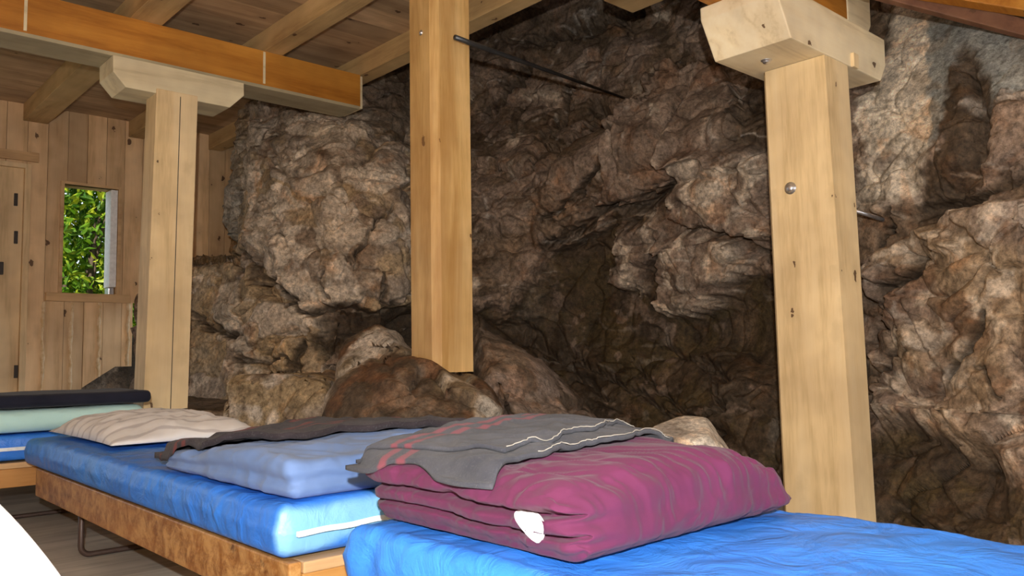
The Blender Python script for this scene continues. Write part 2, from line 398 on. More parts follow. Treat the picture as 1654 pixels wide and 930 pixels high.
# ------------------------------------------------------------------ rock
def rock_material(name):
    m, nt, b = nodes(name, 0.62, 0.4)
    tc = N(nt, 'ShaderNodeTexCoord'); at_ = N(nt, 'ShaderNodeAttribute', attribute_name='pigment_sheen')
    n1 = noise(nt, tc.outputs['Object'], 9, 8, 0.68, 0.8); r1 = ramp(nt, [(0.30, (0.50, 0.46, 0.42)), (0.5, (1, 1, 1)), (0.72, (1.55, 1.5, 1.45))]); nt.links.new(n1.outputs[0], r1.inputs[0])
    n2 = noise(nt, tc.outputs['Object'], 48, 6, 0.75); r2 = ramp(nt, [(0.34, (0.42, 0.41, 0.39)), (0.66, (1.5, 1.5, 1.5))]); nt.links.new(n2.outputs[0], r2.inputs[0])
    c = mixc(nt, 1.0, at_.outputs['Color'], r1.outputs[0], 'MULTIPLY'); c = mixc(nt, 1.0, c, r2.outputs[0], 'MULTIPLY')
    n3 = noise(nt, tc.outputs['Object'], 5, 4, 0.6, 1.0); r3 = ramp(nt, [(0.55, (0, 0, 0)), (0.68, (1, 1, 1))]); nt.links.new(n3.outputs[0], r3.inputs[0])
    rust = mixc(nt, 1.0, c, (1.25, 0.78, 0.42), 'MULTIPLY'); c = mixc(nt, math_(nt, 'MULTIPLY', r3.outputs[0], 0.4), c, rust)
    nt.links.new(c, b.inputs['Base Color'])
    nb = noise(nt, tc.outputs['Object'], 30, 8, 0.72, 0.4)
    h = math_(nt, 'ADD', nb.outputs[0], math_(nt, 'MULTIPLY', n2.outputs[0], 0.35))
    bump(nt, b, h, 0.85, 0.013)
    return m
M['rock'] = rock_material('weathered_rock')

def rockfield(P, scale=1.0, seed=0):
    """displacement in metres of fractured rock at points P"""
    W = np.stack([fbm(P*1.7, seed+11), fbm(P*1.7, seed+12), fbm(P*1.7, seed+13)], 1)*0.26
    W += np.stack([fbm(P*7, seed+14, 3), fbm(P*7, seed+15, 3), fbm(P*7, seed+16, 3)], 1)*0.022
    Q = P+W
    A = np.array([1.6, 1.6, 2.1])
    h1, e1, r1 = facets(Q*A, seed+20, 0.95)
    h2, e2, r2 = facets(Q*A*2.3+3.3, seed+40, 0.9)
    h = h1*0.085 + h2*0.026
    h += planes(Q*A*1.6+5.1, seed+100, 0.8, 1)*0.075 + planes(Q*A*3.6+1.7, seed+120, 0.6, -1)*0.042 + planes(Q*A*8.5+2.2, seed+140, 0.6, -1)*0.015
    h += fbm(P*3.1, seed+80, 3)*0.02 + fbm(P*24, seed+90, 4)*0.0025
    crack = np.exp(-(e1/0.05)**2)*0.03 + np.exp(-(e2/0.07)**2)*0.016
    return (h-crack)*scale, e1, r1, e2, r2

PAL = dict(grey=(0.40, 0.35, 0.30), tan=(0.42, 0.32, 0.19), light=(0.62, 0.56, 0.48), brown=(0.235, 0.175, 0.125), umber=(0.110, 0.078, 0.050),
           dark=(0.042, 0.028, 0.014), olive=(0.085, 0.062, 0.026), mauve=(0.31, 0.245, 0.205), concrete=(0.84, 0.79, 0.68), slate=(0.30, 0.34, 0.35), rust=(0.17, 0.085, 0.04))
PAL = {k: np.array(v)*0.95 for k, v in PAL.items()}
def seg_dist(px, py, pts):
    d = np.full(len(px), 1e9)
    for (ax, ay), (bx, by) in zip(pts[:-1], pts[1:]):
        vx, vy = bx-ax, by-ay; L = vx*vx+vy*vy+1e-9
        t = np.clip(((px-ax)*vx+(py-ay)*vy)/L, 0, 1)
        d = np.minimum(d, np.hypot(px-ax-t*vx, py-ay-t*vy))
    return d
def inside(px, py, poly):
    """signed distance, positive inside"""
    c = np.zeros(len(px), bool); n = len(poly)
    for i in range(n):
        x0, y0 = poly[i]; x1, y1 = poly[(i+1) % n]
        m = ((y0 > py) != (y1 > py)) & (px < (x1-x0)*(py-y0)/((y1-y0) or 1e-9)+x0)
        c ^= m
    d = seg_dist(px, py, list(poly)+[poly[0]])
    return np.where(c, d, -d)

# base surface of the rock face: horizontal radius around the shelter's middle, by azimuth and height
AZ = [8, 15, 18, 20, 22.5, 24.2, 26, 30, 34, 36, 38, 42, 48, 54, 60, 66, 72, 80, 95, 115]
ZK = [0.0, 0.37, 0.72, 1.12, 1.62, 2.2, 3.4]
ZK2 = [0.0, 0.37, 0.72, 1.16, 1.28, 1.62, 2.2, 3.4]
RR = [[6.2, 6.3, 6.6, 7.0, 7.2, 7.2], [5.7, 5.7, 6.3, 6.9, 7, 7], [5.2, 5.3, 5.5, 6.6, 7, 7], [4.85, 4.95, 5.05, 5.5, 6.8, 7], [4.6, 4.65, 4.75, 5.1, 6.0, 6.4],
      [4.4, 4.45, 4.55, 4.75, 5.1, 5.4], [4.3, 4.3, 4.35, 4.4, 4.6, 5.1], [4.25, 4.2, 4.2, 4.2, 4.35, 5.0], [4.4, 4.5, 4.3, 4.2, 4.4, 5.0], [4.6, 4.75, 4.5, 4.3, 4.6, 5.3],
      [4.6, 4.8, 4.6, 4.5, 4.8, 5.4], [4.4, 4.6, 4.75, 4.7, 4.7, 5.2], [4.1, 4.3, 4.6, 4.6, 4.35, 4.9], [3.8, 3.95, 4.3, 4.3, 4.0, 4.5], [3.40, 3.65, 3.95, 3.9, 3.75, 4.3],
      [3.08, 3.40, 3.55, 3.5, 3.55, 3.9], [2.70, 3.1, 3.15, 3.15, 3.35, 3.7], [2.5, 2.9, 2.95, 2.95, 3.2, 3.6], [2.5, 2.9, 2.95, 2.95, 3.2, 3.6], [3.3, 3.3, 3.3, 3.3, 3.4, 3.8]]
def build_rock():
    na, nz = 1020, 690
    # denser where the photograph looks
    az = np.concatenate([np.linspace(17.3, 20, 40, endpoint=False), np.linspace(20, 26, 260, endpoint=False), np.linspace(26, 76, na-160, endpoint=False), np.linspace(76, 115, 60)])
    na = len(az); zz = np.concatenate([np.linspace(-0.05, 2.75, nz-60, endpoint=False), np.linspace(2.75, 3.4, 60)])
    R = np.array([r_+[r_[-1]+0.35] for r_ in RR])
    Rk = [list(np.interp(ZK2, ZK, R[i])) for i in range(len(AZ))]; AK = list(AZ)
    for k_, row in ((1, [5.7, 5.7, 6.2, 6.6, 6.9, 7, 7, 7]), (2, [5.2, 5.3, 5.5, 6.3, 6.9, 7, 7, 7]), (3, [4.85, 4.95, 5.05, 5.3, 6.6, 7, 7, 7]), (4, [4.6, 4.65, 4.75, 4.95, 6.3, 6.5, 6.7, 6.8]), (5, [4.4, 4.45, 4.55, 4.7, 4.85, 5.0, 5.2, 5.5])): Rk[k_] = row
    AK.insert(5, 23.4); Rk.insert(5, [4.5, 4.55, 4.65, 4.85, 6.0, 6.2, 6.4, 6.5])
    Rz = np.stack([np.interp(zz, ZK2, q) for q in Rk], 0)
    G = np.stack([np.interp(az, AK, Rz[:, j]) for j in range(nz)], 1)
    def blur(A, k, ax):
        ker = np.exp(-np.linspace(-2, 2, 2*k+1)**2); ker /= ker.sum()
        pad = [(0, 0), (0, 0)]; pad[ax] = (k, k); B = np.pad(A, pad, 'edge')
        return np.apply_along_axis(lambda v: np.convolve(v, ker, 'valid'), ax, B)
    G = blur(blur(G, 15, 0), 9, 1)
    A, Z = np.meshgrid(np.radians(az), zz, indexing='ij')
    P = np.stack([G*np.sin(A), G*np.cos(A), Z], 2)
    du = np.gradient(P, axis=0); dv = np.gradient(P, axis=1)
    Nn = np.cross(dv.reshape(-1, 3), du.reshape(-1, 3)); Nn /= np.linalg.norm(Nn, axis=1)[:, None]
    P = P.reshape(-1, 3)
    ctr = (Nn*(C0-P)).sum(1); Nn[ctr < 0] *= -1
    h, e1, r1, e2, r2 = rockfield(P, 0.72, 3)
    px, py = proj(P)
    # natural, wobbly outlines
    wob = 16; wx = fbm(P*6, 201, 4)*wob*1.4; wy = fbm(P*6, 202, 4)*wob*1.4
    X, Y = px+wx+fbm(P*24, 203, 3)*9, py+wy+fbm(P*24, 204, 3)*9
    # ---- regional relief
    def lump(poly, amp, soft=14, edge=0.0):
        nonlocal h
        s = inside(X, Y, poly); k = sstep(-soft, soft, s); h = h+1.25*amp*k; return k
    kA = lump([(1000, 390), (1062, 332), (1100, 378), (1062, 430), (1042, 474), (992, 458)], 0.09, 7)
    kB = lump([(1086, 380), (1140, 368), (1214, 408), (1196, 442), (1122, 502), (1084, 506), (1064, 470), (1070, 420)], 0.11, 7)
    kC = lump([(1095, 238), (1235, 236), (1262, 380), (1180, 368), (1112, 350), (1086, 300)], 0.12, 7)
    kD = lump([(770, 340), (900, 300), (990, 345), (905, 400), (855, 455), (812, 508), (780, 470)], 0.06, 8)
    kE = lump([(1000, 250), (1085, 118), (1160, 130), (1215, 170), (1180, 230), (1095, 250), (1080, 290), (1010, 330), (965, 320)], 0.08, 8)
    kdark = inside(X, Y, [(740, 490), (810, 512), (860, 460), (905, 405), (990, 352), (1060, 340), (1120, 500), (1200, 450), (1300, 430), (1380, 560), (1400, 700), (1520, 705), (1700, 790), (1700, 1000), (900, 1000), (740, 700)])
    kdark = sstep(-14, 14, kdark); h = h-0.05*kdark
    kF = lump([(1420, 440), (1500, 350), (1700, 330), (1700, 760), (1560, 730), (1430, 690)], 0.08, 8)
    kG = lump([(1560, 345), (1720, 300), (1720, 420), (1640, 440)], 0.05, 6)
    kL = lump([(395, 200), (480, 190), (600, 215), (665, 260), (665, 500), (520, 495), (400, 420), (378, 380)], 0.03, 10)
    kL2 = lump([(300, 380), (400, 410), (500, 500), (560, 510), (520, 600), (370, 600), (300, 640)], 0.0, 10)
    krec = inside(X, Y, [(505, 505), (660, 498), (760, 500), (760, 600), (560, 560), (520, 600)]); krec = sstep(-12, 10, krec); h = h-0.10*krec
    ck = np.zeros(len(P))
    for pts, wd, dp in (
        ([(385, 400), (440, 452), (500, 494), (560, 503), (660, 496)], 5, .05), ([(305, 515), (345, 530), (380, 548)], 6, .05), ([(527, 430), (529, 482)], 3, .03),
        ([(628, 440), (624, 492)], 3, .03), ([(632, 338), (590, 385), (568, 402)], 3, .03), ([(318, 400), (370, 410), (398, 440)], 3, .03), ([(570, 402), (575, 430), (640, 440)], 2.5, .02),
        ([(455, 240), (480, 232), (470, 262), (440, 262)], 3, .02), ([(400, 585), (430, 573), (458, 580)], 4, .04), ([(480, 540), (462, 590)], 7, .05), ([(490, 330), (520, 300), (560, 330), (520, 372)], 3, .015),
        ([(440, 300), (430, 350), (460, 400), (450, 440)], 3, .02), ([(500, 400), (540, 395), (566, 420)], 3, .02),
        ([(880, 352), (945, 310), (966, 268), (1000, 252), (1085, 120)], 4, .05), ([(890, 395), (965, 330), (1010, 336), (1060, 314), (1096, 288)], 8, .07),
        ([(926, 128), (905, 190), (875, 220)], 4, .04), ([(930, 195), (932, 235)], 3, .03), ([(955, 160), (975, 182), (960, 195)], 9, .07), ([(775, 168), (808, 138), (838, 102)], 8, .06),
        ([(870, 60), (930, 45), (1015, 18)], 9, .07), ([(1075, 382), (1060, 440), (1072, 480)], 4, .05), ([(1150, 355), (1200, 380), (1245, 420)], 4, .04),
        ([(905, 556), (1000, 610), (1070, 655)], 4, .04), ([(1040, 520), (1100, 560), (1180, 600)], 4, .04), ([(1010, 580), (1080, 640), (1160, 690)], 3, .03), ([(1145, 590), (1160, 640), (1140, 660)], 4, .04),
        ([(820, 520), (900, 560), (960, 640)], 5, .04),
        ([(1444, 352), (1424, 412)], 4, .05), ([(1497, 428), (1452, 482), (1414, 545)], 9, .08), ([(1606, 508), (1582, 560), (1554, 612)], 6, .06), ([(1472, 570), (1432, 612), (1412, 645)], 6, .06),
        ([(1700, 240), (1600, 292), (1540, 332), (1500, 348)], 12, .07), ([(1560, 90), (1590, 160), (1570, 250), (1530, 300), (1470, 345)], 14, .05), ([(1600, 600), (1640, 650)], 3, .03), ([(1430, 800), (1480, 840), (1530, 850)], 4, .04)):
        d = seg_dist(X, Y, pts); h = h-1.7*dp*np.exp(-(d/(wd*1.15))**2); ck = np.maximum(ck, np.exp(-(d/(wd*1.7))**2)*min(1.0, dp/.045))
    for pts, wd, dp in (([(1005, 250), (1092, 118)], 9, .04), ([(1090, 240), (1230, 262)], 9, .03), ([(1010, 450), (1060, 400)], 12, .03), ([(545, 540), (525, 620)], 8, .04),
                        ([(1430, 350), (1520, 365), (1560, 400)], 9, .04), ([(410, 240), (400, 330), (430, 400)], 10, .02), ([(560, 230), (610, 215)], 8, .02)):
        d = seg_dist(X, Y, pts); h = h+1.4*dp*np.exp(-(d/wd)**2)
    # ---- mineral colours (stains and rock sorts), paler on ridges, darker in cracks and recess
    n1 = fbm(P*2.3, 301, 5); n2 = fbm(P*6.5, 302, 5); n3 = fbm(P*15, 303, 4)
    n4 = vnoise(P*np.array([9., 9., 30.]), 304)
    c = PAL['brown'][None]*(1+0.25*n1[:, None])
    def lay(col, k): nonlocal c; k = np.clip(k, 0, 1)[:, None]; c = c*(1-k)+PAL[col][None]*k
    lay('mauve', sstep(-0.05, 0.25, n2+0.15*(r2-.5))*0.75)
    lay('umber', sstep(0.16, 0.40, n1-0.3*n2)*0.6)
    pale = sstep(0.20, 0.42, fbm(P*5.0+9, 310, 6, .62)+0.12*(r2-.5))
    lay('light', pale*0.7)
    lay('mauve', sstep(.62, .66, r2+.06*n3)*.6); lay('umber', sstep(.30, .26, r2+.06*n3)*.6)
    left = sstep(-10, 10, inside(X, Y, [(290, 180), (660, 170), (700, 300), (670, 505), (505, 505), (540, 560), (520, 720), (290, 720)]))
    lay('grey', left*(0.75+.2*n2)); lay('tan', left*sstep(0.0, 0.3, n1+.5*n2)*0.75); lay('light', left*sstep(0.10, 0.22, fbm(P*6.5, 320, 5, .6))*0.9)
    lay('brown', left*sstep(0.12, 0.26, fbm(P*5, 322, 5, .6))*0.85); lay('light', left*sstep(.60, .64, r2+.08*n3)*.65); lay('tan', left*sstep(.28, .24, r2+.08*n3)*.7)
    edgeL = sstep(18, 2, np.abs(px-385-8*n3))*sstep(190, 230, py)*sstep(420, 380, py); lay('slate', edgeL*0.6)
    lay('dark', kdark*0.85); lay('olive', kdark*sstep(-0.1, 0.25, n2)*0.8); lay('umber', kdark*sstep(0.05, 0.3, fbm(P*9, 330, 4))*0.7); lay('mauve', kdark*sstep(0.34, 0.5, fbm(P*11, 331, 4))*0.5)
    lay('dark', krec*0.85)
    for k in (kA, kB, kC): lay('mauve', k*0.75); lay('grey', k*sstep(-.1, .2, n2)*0.8); lay('light', k*sstep(0.0, 0.2, n3+0.4*n2)*0.7)
    lay('mauve', kE*0.6); lay('rust', kE*sstep(0.15, 0.35, n2)*0.5)
    lay('brown', kD*0.6); lay('mauve', kD*sstep(0, .25, n2)*0.5)
    lay('mauve', kF*0.7); lay('tan', kF*sstep(-.05, .25, n1)*0.5); lay('light', kF*sstep(0.1, 0.3, n3+.5*n2)*0.6); lay('rust', kF*sstep(.2, .4, fbm(P*8, 333, 4))*.6)
    con = sstep(-6, 6, inside(X, Y, [(1380, 180), (1425, 70), (1440, 0), (1520, 0), (1520, 150), (1490, 260), (1400, 262)])); lay('concrete', con*0.9)
    con2 = sstep(-6, 6, inside(X, Y, [(1380, 262), (1495, 255), (1470, 330), (1440, 350), (1380, 345)])); lay('grey', con2*.8); lay('concrete', con2*sstep(0, .2, n2)*.6)
    sl = sstep(-5, 5, inside(X, Y, [(1500, -20), (1720, -20), (1720, 135), (1630, 140), (1590, 180), (1570, 100), (1540, 100), (1520, 190), (1495, 240)])); lay('slate', sl*0.92)
    dk = sstep(-6, 6, inside(X, Y, [(1556, 82), (1596, 130), (1588, 210), (1570, 255), (1530, 305), (1500, 345), (1455, 350), (1482, 288), (1522, 230), (1522, 140)])); lay('umber', dk*0.9); lay('dark', dk*sstep(-.1, .2, n2)*.6)
    dk2 = sstep(20, 6, seg_dist(X, Y, [(1720, 228), (1600, 292), (1540, 332), (1480, 348)])); lay('umber', dk2*.9)
    dk3 = sstep(-8, 8, inside(X, Y, [(1390, 20), (1440, 10), (1450, 60), (1420, 100), (1385, 70)])); lay('umber', dk3*.8)
    dk4 = sstep(-10, 10, inside(X, Y, [(760, 20), (900, 10), (1000, 0), (1040, 30), (900, 90), (860, 90), (760, 120)])); lay('umber', dk4*.6)
    dk5 = sstep(-10, 10, inside(X, Y, [(1190, 150), (1250, 130), (1250, 240), (1190, 225)])); lay('dark', dk5*.7)
    dk6 = sstep(-6, 6, inside(X, Y, [(590, 120), (670, 80), (670, 250), (600, 200)])); lay('umber', dk6*.7)
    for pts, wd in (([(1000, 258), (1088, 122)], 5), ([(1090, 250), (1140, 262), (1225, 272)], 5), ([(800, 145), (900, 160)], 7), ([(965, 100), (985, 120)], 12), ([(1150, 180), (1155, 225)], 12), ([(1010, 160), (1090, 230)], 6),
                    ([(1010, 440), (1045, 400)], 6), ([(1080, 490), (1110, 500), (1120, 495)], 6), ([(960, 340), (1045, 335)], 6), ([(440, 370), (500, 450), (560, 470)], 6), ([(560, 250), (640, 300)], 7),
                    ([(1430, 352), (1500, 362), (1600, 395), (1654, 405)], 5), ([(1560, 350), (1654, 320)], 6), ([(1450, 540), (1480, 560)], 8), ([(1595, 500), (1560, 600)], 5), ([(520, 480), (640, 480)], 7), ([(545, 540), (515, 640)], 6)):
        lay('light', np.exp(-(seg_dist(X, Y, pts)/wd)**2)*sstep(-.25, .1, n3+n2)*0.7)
    c = c*(1+0.28*n3[:, None])*np.array([1.05, 0.98, 0.89])
    lay('umber', sstep(0.25, 0.8, ck+.15*n3)*.85)
    vein = sstep(0.80, 0.93, ridged(P*np.array([4., 4., 6.])+0.3*n2[:, None], 340, 2)); lay('light', vein*0.45*(1-kdark*.7)*(1-sl))
    # smoother cement patch, rougher rock elsewhere
    h = h*(1-0.75*sl)*(1-0.45*con)
    h = np.clip(h, -0.3, 0.3)
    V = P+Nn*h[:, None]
    i, j = np.meshgrid(np.arange(na-1), np.arange(nz-1), indexing='ij'); a = (i*nz+j).ravel()
    Q = np.stack([a, a+nz, a+nz+1, a+1], 1)
    me = bpy.data.meshes.new('wall_right'); me.vertices.add(len(V)); me.vertices.foreach_set('co', V.astype(np.float32).ravel())
    me.loops.add(Q.size); me.loops.foreach_set('vertex_index', Q.ravel().astype(np.int32)); me.polygons.add(len(Q)); me.polygons.foreach_set('loop_start', np.arange(0, Q.size, 4, dtype=np.int32))
    me.polygons.foreach_set('use_smooth', np.ones(len(Q), bool)); me.update(calc_edges=True)
    ca = me.color_attributes.new('pigment_sheen', 'FLOAT_COLOR', 'POINT'); ca.data.foreach_set('color', np.concatenate([np.clip(c, 0.005, 0.9), np.ones((len(c), 1))], 1).astype(np.float32).ravel())
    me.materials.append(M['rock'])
    o = bpy.data.objects.new('wall_right', me); COL.objects.link(o)
    tag(o, 'natural brown and grey rock face closing the right side of the shelter', kind='structure')
    return V
ROCKV = build_rock()

def boulder(name, pts, label, cols, seed=1, cuts=5, rough=1.0, smooth_it=1, group=None, field=True):
    """A stone whose hull runs through pts; faces broken up like fractured rock."""
    bm = bmesh.new(); vs = [bm.verts.new(tuple(p)) for p in pts]
    r = bmesh.ops.convex_hull(bm, input=vs)
    bmesh.ops.delete(bm, geom=[g for g in r['geom_interior'] if isinstance(g, bmesh.types.BMVert)], context='VERTS')
    bmesh.ops.triangulate(bm, faces=bm.faces[:])
    L = max(e.calc_length() for e in bm.edges)
    target = 0.012*(1 if L < 1.2 else 1.3)
    for it in range(9):
        es = [e for e in bm.edges if e.calc_length() > target*1.6]
        if not es or len(bm.verts) > 90000: break
        bmesh.ops.subdivide_edges(bm, edges=es, cuts=1, use_grid_fill=False); bmesh.ops.triangulate(bm, faces=bm.faces[:])
        if it in (2, 4): 
            for _ in range(smooth_it): bmesh.ops.smooth_vert(bm, verts=bm.verts[:], factor=0.5, use_axis_x=True, use_axis_y=True, use_axis_z=True)
    bm.normal_update(); bm.verts.index_update()
    V = np.array([v.co[:] for v in bm.verts]); Nn = np.array([v.normal[:] for v in bm.verts]); Fc = [[v.index for v in f.verts] for f in bm.faces]; bm.free()
    if (Nn*(V-V.mean(0))).sum() < 0: Nn = -Nn; Fc = [f[::-1] for f in Fc]
    h, e1, r1, e2, r2 = rockfield(V, rough, seed)
    V2 = V+Nn*(h)[:, None]
    n1 = fbm(V*3, seed+301, 5); n2 = fbm(V*8, seed+302, 5); n3 = fbm(V*17, seed+303, 4)
    c = PAL[cols[0]][None]*np.ones((len(V), 1))
    for k, cn in enumerate(cols[1:]):
        f = sstep(0.02+.04*k, 0.3, (n1, n2, fbm(V*6, seed+310+k, 5))[k % 3])[:, None]*0.85; c = c*(1-f)+PAL[cn][None]*f
    c = c*(1+0.3*n3[:, None])
    base = V2.mean(0).copy(); base[2] = V2[:, 2].min()
    o = mesh(name, V2, Fc, M['rock'], origin=base, smooth=True, colr=np.clip(c, 0.005, 0.9))
    return tag(o, label, 'rock', group)

# block, brown boulder under the middle post, the slab sloping right, the low shelf, loose pale stone
def near_back(pts, off): return [tuple(np.array(p)+np.array(off)) for p in pts]
fp = [at(352, 618, d=3.62), at(372, 598, d=3.70), at(470, 595, d=3.60), at(525, 612, d=3.50), at(528, 650, d=3.42), at(505, 705, d=3.42), at(430, 715, d=3.45), at(355, 700, d=3.55)]
boulder('boulder', fp + near_back(fp, (0.42, 0.35, -0.02)) + [(fp[0][0]+.1, fp[0][1], 0.0), (fp[4][0]-.05, fp[4][1]+.1, 0.0), (fp[4][0]+.4, fp[4][1]+.4, 0.0), (fp[0][0]+.5, fp[0][1]+.3, 0.0)],
        'pale tan blocky boulder behind the blue mattress with the striped pillow', ['tan', 'grey', 'light', 'brown'], 5, rough=0.35)
fp = [at(560, 545, d=3.75), at(600, 520, d=3.8), at(660, 560, d=3.25), at(700, 628, d=3.02), at(770, 628, d=3.1), at(640, 622, d=2.98), at(545, 640, d=3.1), at(515, 705, d=3.0), at(640, 712, d=2.75), at(740, 690, d=2.75), at(775, 655, d=2.85), at(800, 720, d=2.8), at(560, 730, d=2.85)]
boulder('boulder', fp + [(2.05, 2.45, 0.50), (2.25, 2.75, 0.48), (1.95, 3.2, 0.55), (1.5, 2.2, 0.1), (1.55, 2.8, 0.0), (2.4, 2.3, 0.0), (2.5, 3.0, 0.0), (1.75, 1.95, 0.0), (2.2, 3.3, 0.2)],
        'rusty brown boulder that carries the middle wooden post', ['umber', 'tan', 'rust', 'brown', 'light'], 9, rough=0.55)
fp = [at(770, 518, d=3.7), at(800, 530, d=3.7), at(850, 582, d=3.5), at(900, 628, d=3.35), at(955, 668, d=3.2), at(1000, 720, d=3.1), at(780, 560, d=3.35), at(800, 620, d=3.1), at(840, 690, d=2.9), at(900, 720, d=2.9)]
boulder('boulder', fp + [(2.2, 2.2, 0.0), (2.7, 2.0, 0.0), (3.1, 2.5, 0.0), (3.0, 3.2, 0.0), (2.5, 3.3, 0.2), (2.9, 2.9, 0.5)],
        'grey brown rock slab sloping down to the right of the middle post', ['brown', 'mauve', 'umber'], 13, rough=0.5)
boulder('boulder', [(1.18, 3.62, 0.38), (1.2, 4.3, 0.40), (1.6, 3.6, 0.39), (2.2, 3.9, 0.42), (2.3, 4.6, 0.42), (1.3, 4.9, 0.42), (1.16, 3.60, 0.0), (1.2, 5.0, 0.0), (2.3, 5.0, 0.0), (2.3, 3.7, 0.0), (1.62, 3.55, 0.0)],
        'low dark rock shelf under the foot of the left post', ['umber', 'dark', 'brown'], 17, rough=0.16, smooth_it=1)
lp = [at(1052, 684, d=2.25), at(1090, 668, d=2.35), at(1142, 668, d=2.3), at(1150, 700, d=2.15), at(1190, 742, d=2.15), at(1215, 780, d=2.15), at(1060, 720, d=2.1), at(1000, 740, d=2.1)]
boulder('boulder', lp + near_back(lp, (0.2, 0.13, -0.03)) + [(1.62, 1.35, 0.0), (1.95, 1.05, 0.0), (2.15, 1.2, 0.0), (1.95, 1.6, 0.0)],
        'pale grey stone behind the maroon duvet', ['light', 'concrete', 'grey'], 21, rough=0.16, smooth_it=1)
for k, (pp, lb) in enumerate((([(100, 660), (120, 600), (160, 560), (225, 540), (250, 600), (250, 665)], 'dark brown stone filling the gap under the plank wall'), ([(206, 640), (214, 615), (236, 600), (240, 655)], 'small grey brown stone wedged left of the left post'))):
    fp = [at(x, y, Y=5.99) if k == 0 else at(x, y, d=4.65) for x, y in pp]
    boulder('boulder', fp + near_back(fp, (0.15, 0.22, 0)) + [(fp[0][0]+.03, fp[0][1], 0.0), (fp[-1][0], fp[-1][1], 0.0), (fp[-1][0]+.2, fp[-1][1]+.3, 0.0)], lb, ['umber', 'dark', 'brown'] if k == 0 else ['brown', 'mauve'], 31+k, rough=0.22)

# ------------------------------------------------------------------ room shell
WY = 5.9
bm = bmesh.new(); box(bm, -2.2, 4.2, -2.2, 6.6, -0.08, 0.0); tag(from_bm('floor', bm, M['floor']), 'worn grey wooden floorboards', kind='structure')
bm = bmesh.new(); box(bm, -2.2, 4.6, -2.3, 6.05, 2.16-0.0, 2.22)
BZ = 1.65+CAM_Z
bm.free(); bm = bmesh.new(); box(bm, -2.2, 2.47, -2.3, 6.1, BZ, BZ+0.03); box(bm, 2.4701, 2.9, -2.3, 2.32, BZ, BZ+0.03); box(bm, 2.42, 6.2, -2.3, 6.6, 3.3, 3.34); box(bm, 2.40, 2.44, -2.3, 6.6, BZ+.03, 3.3); box(bm, 2.44, 6.2, -2.34, -2.3, BZ-.4, 3.3); box(bm, 2.44, 6.2, 6.6, 6.64, 1.0, 3.3); tag(from_bm('ceiling', bm, M['boards']), 'brown boarded ceiling above the joists, with an added cover over the rock', kind='structure')  # upper boxes over the rock are added, unseen, to shut out sky light
# plank wall with window hole
wl, wt = at(103, 300, Y=WY), at(187, 311, Y=WY); wb = at(98, 474, Y=WY)
WX0, WX1, WZ0, WZ1 = float(wb[0]), float(at(190, 400, Y=WY)[0]), float(wb[2]), float(wt[2])+0.02
DX = float(at(43, 400, Y=WY)[0]); DZ = float(at(20, 262, Y=WY)[2])
bm = bmesh.new(); pw = 0.118; x = math.floor(-2.2/pw)*pw
XC = float(at(213, 560, Y=WY)[0]); ZC = float(at(213, 489, Y=WY)[2])
def low(xx):      # cut lower edge of the planks, following the stones
    xa, za = at(115, 637, Y=WY)[[0, 2]]; xb, zb = at(185, 592, Y=WY)[[0, 2]]
    if xx < xa: return 0.0
    if xx < xb: return za+(zb-za)*(xx-xa)/(xb-xa)
    return zb
rnd = random.Random(4)
while x < 3.4:
    x0, x1 = x+0.0012, x+pw-0.0012
    if x1 > -2.0:
        cuts = [x0, x1]
        for c_ in (WX0, WX1, DX, XC):
            if x0 < c_ < x1: cuts.append(c_)
        cuts = sorted(cuts)
        for a, b_ in zip(cuts[:-1], cuts[1:]):
            mdl = (a+b_)/2; yo = rnd.uniform(0, 0.004)
            spans = [(low(mdl) if mdl < XC else ZC, BZ)]
            if mdl < DX: spans = [(DZ, BZ)]
            if WX0 < mdl < WX1: spans = [(low(mdl), WZ0), (WZ1, BZ)]
            for z0, z1 in spans:
                za, zb = z0, z0
                if mdl > DX and z0 > 0.01 and z0 < WZ0-0.2 and mdl < XC: za, zb = low(a), low(b_)
                hexa(bm, [(a, WY-yo, za), (b_, WY-yo, zb), (b_, WY+0.03, zb), (a, WY+0.03, za), (a, WY-yo, z1), (b_, WY-yo, z1), (b_, WY+0.03, z1), (a, WY+0.03, z1)])
    x += pw
tag(from_bm('wall_back', bm, M['planks']), 'end wall of vertical knotty spruce planks', kind='structure')
bm = bmesh.new(); box(bm, -2.25, -2.15, -2.2, 6.0, 0, BZ); tag(from_bm('wall_left', bm, M['planks']), 'plank wall on the left', kind='structure')
bm = bmesh.new()
box(bm, -2.2, 0.0, -2.3, -2.2, 0, BZ); box(bm, 2.4, 4.2, -2.3, -2.2, 0, BZ); box(bm, 0.0, 2.4, -2.3, -2.2, 0, 0.55); box(bm, 0.0, 2.4, -2.3, -2.2, 1.75, BZ)
tag(from_bm('wall_front', bm, M['planks']), 'unseen plank wall with a wide opening added for daylight', kind='structure')
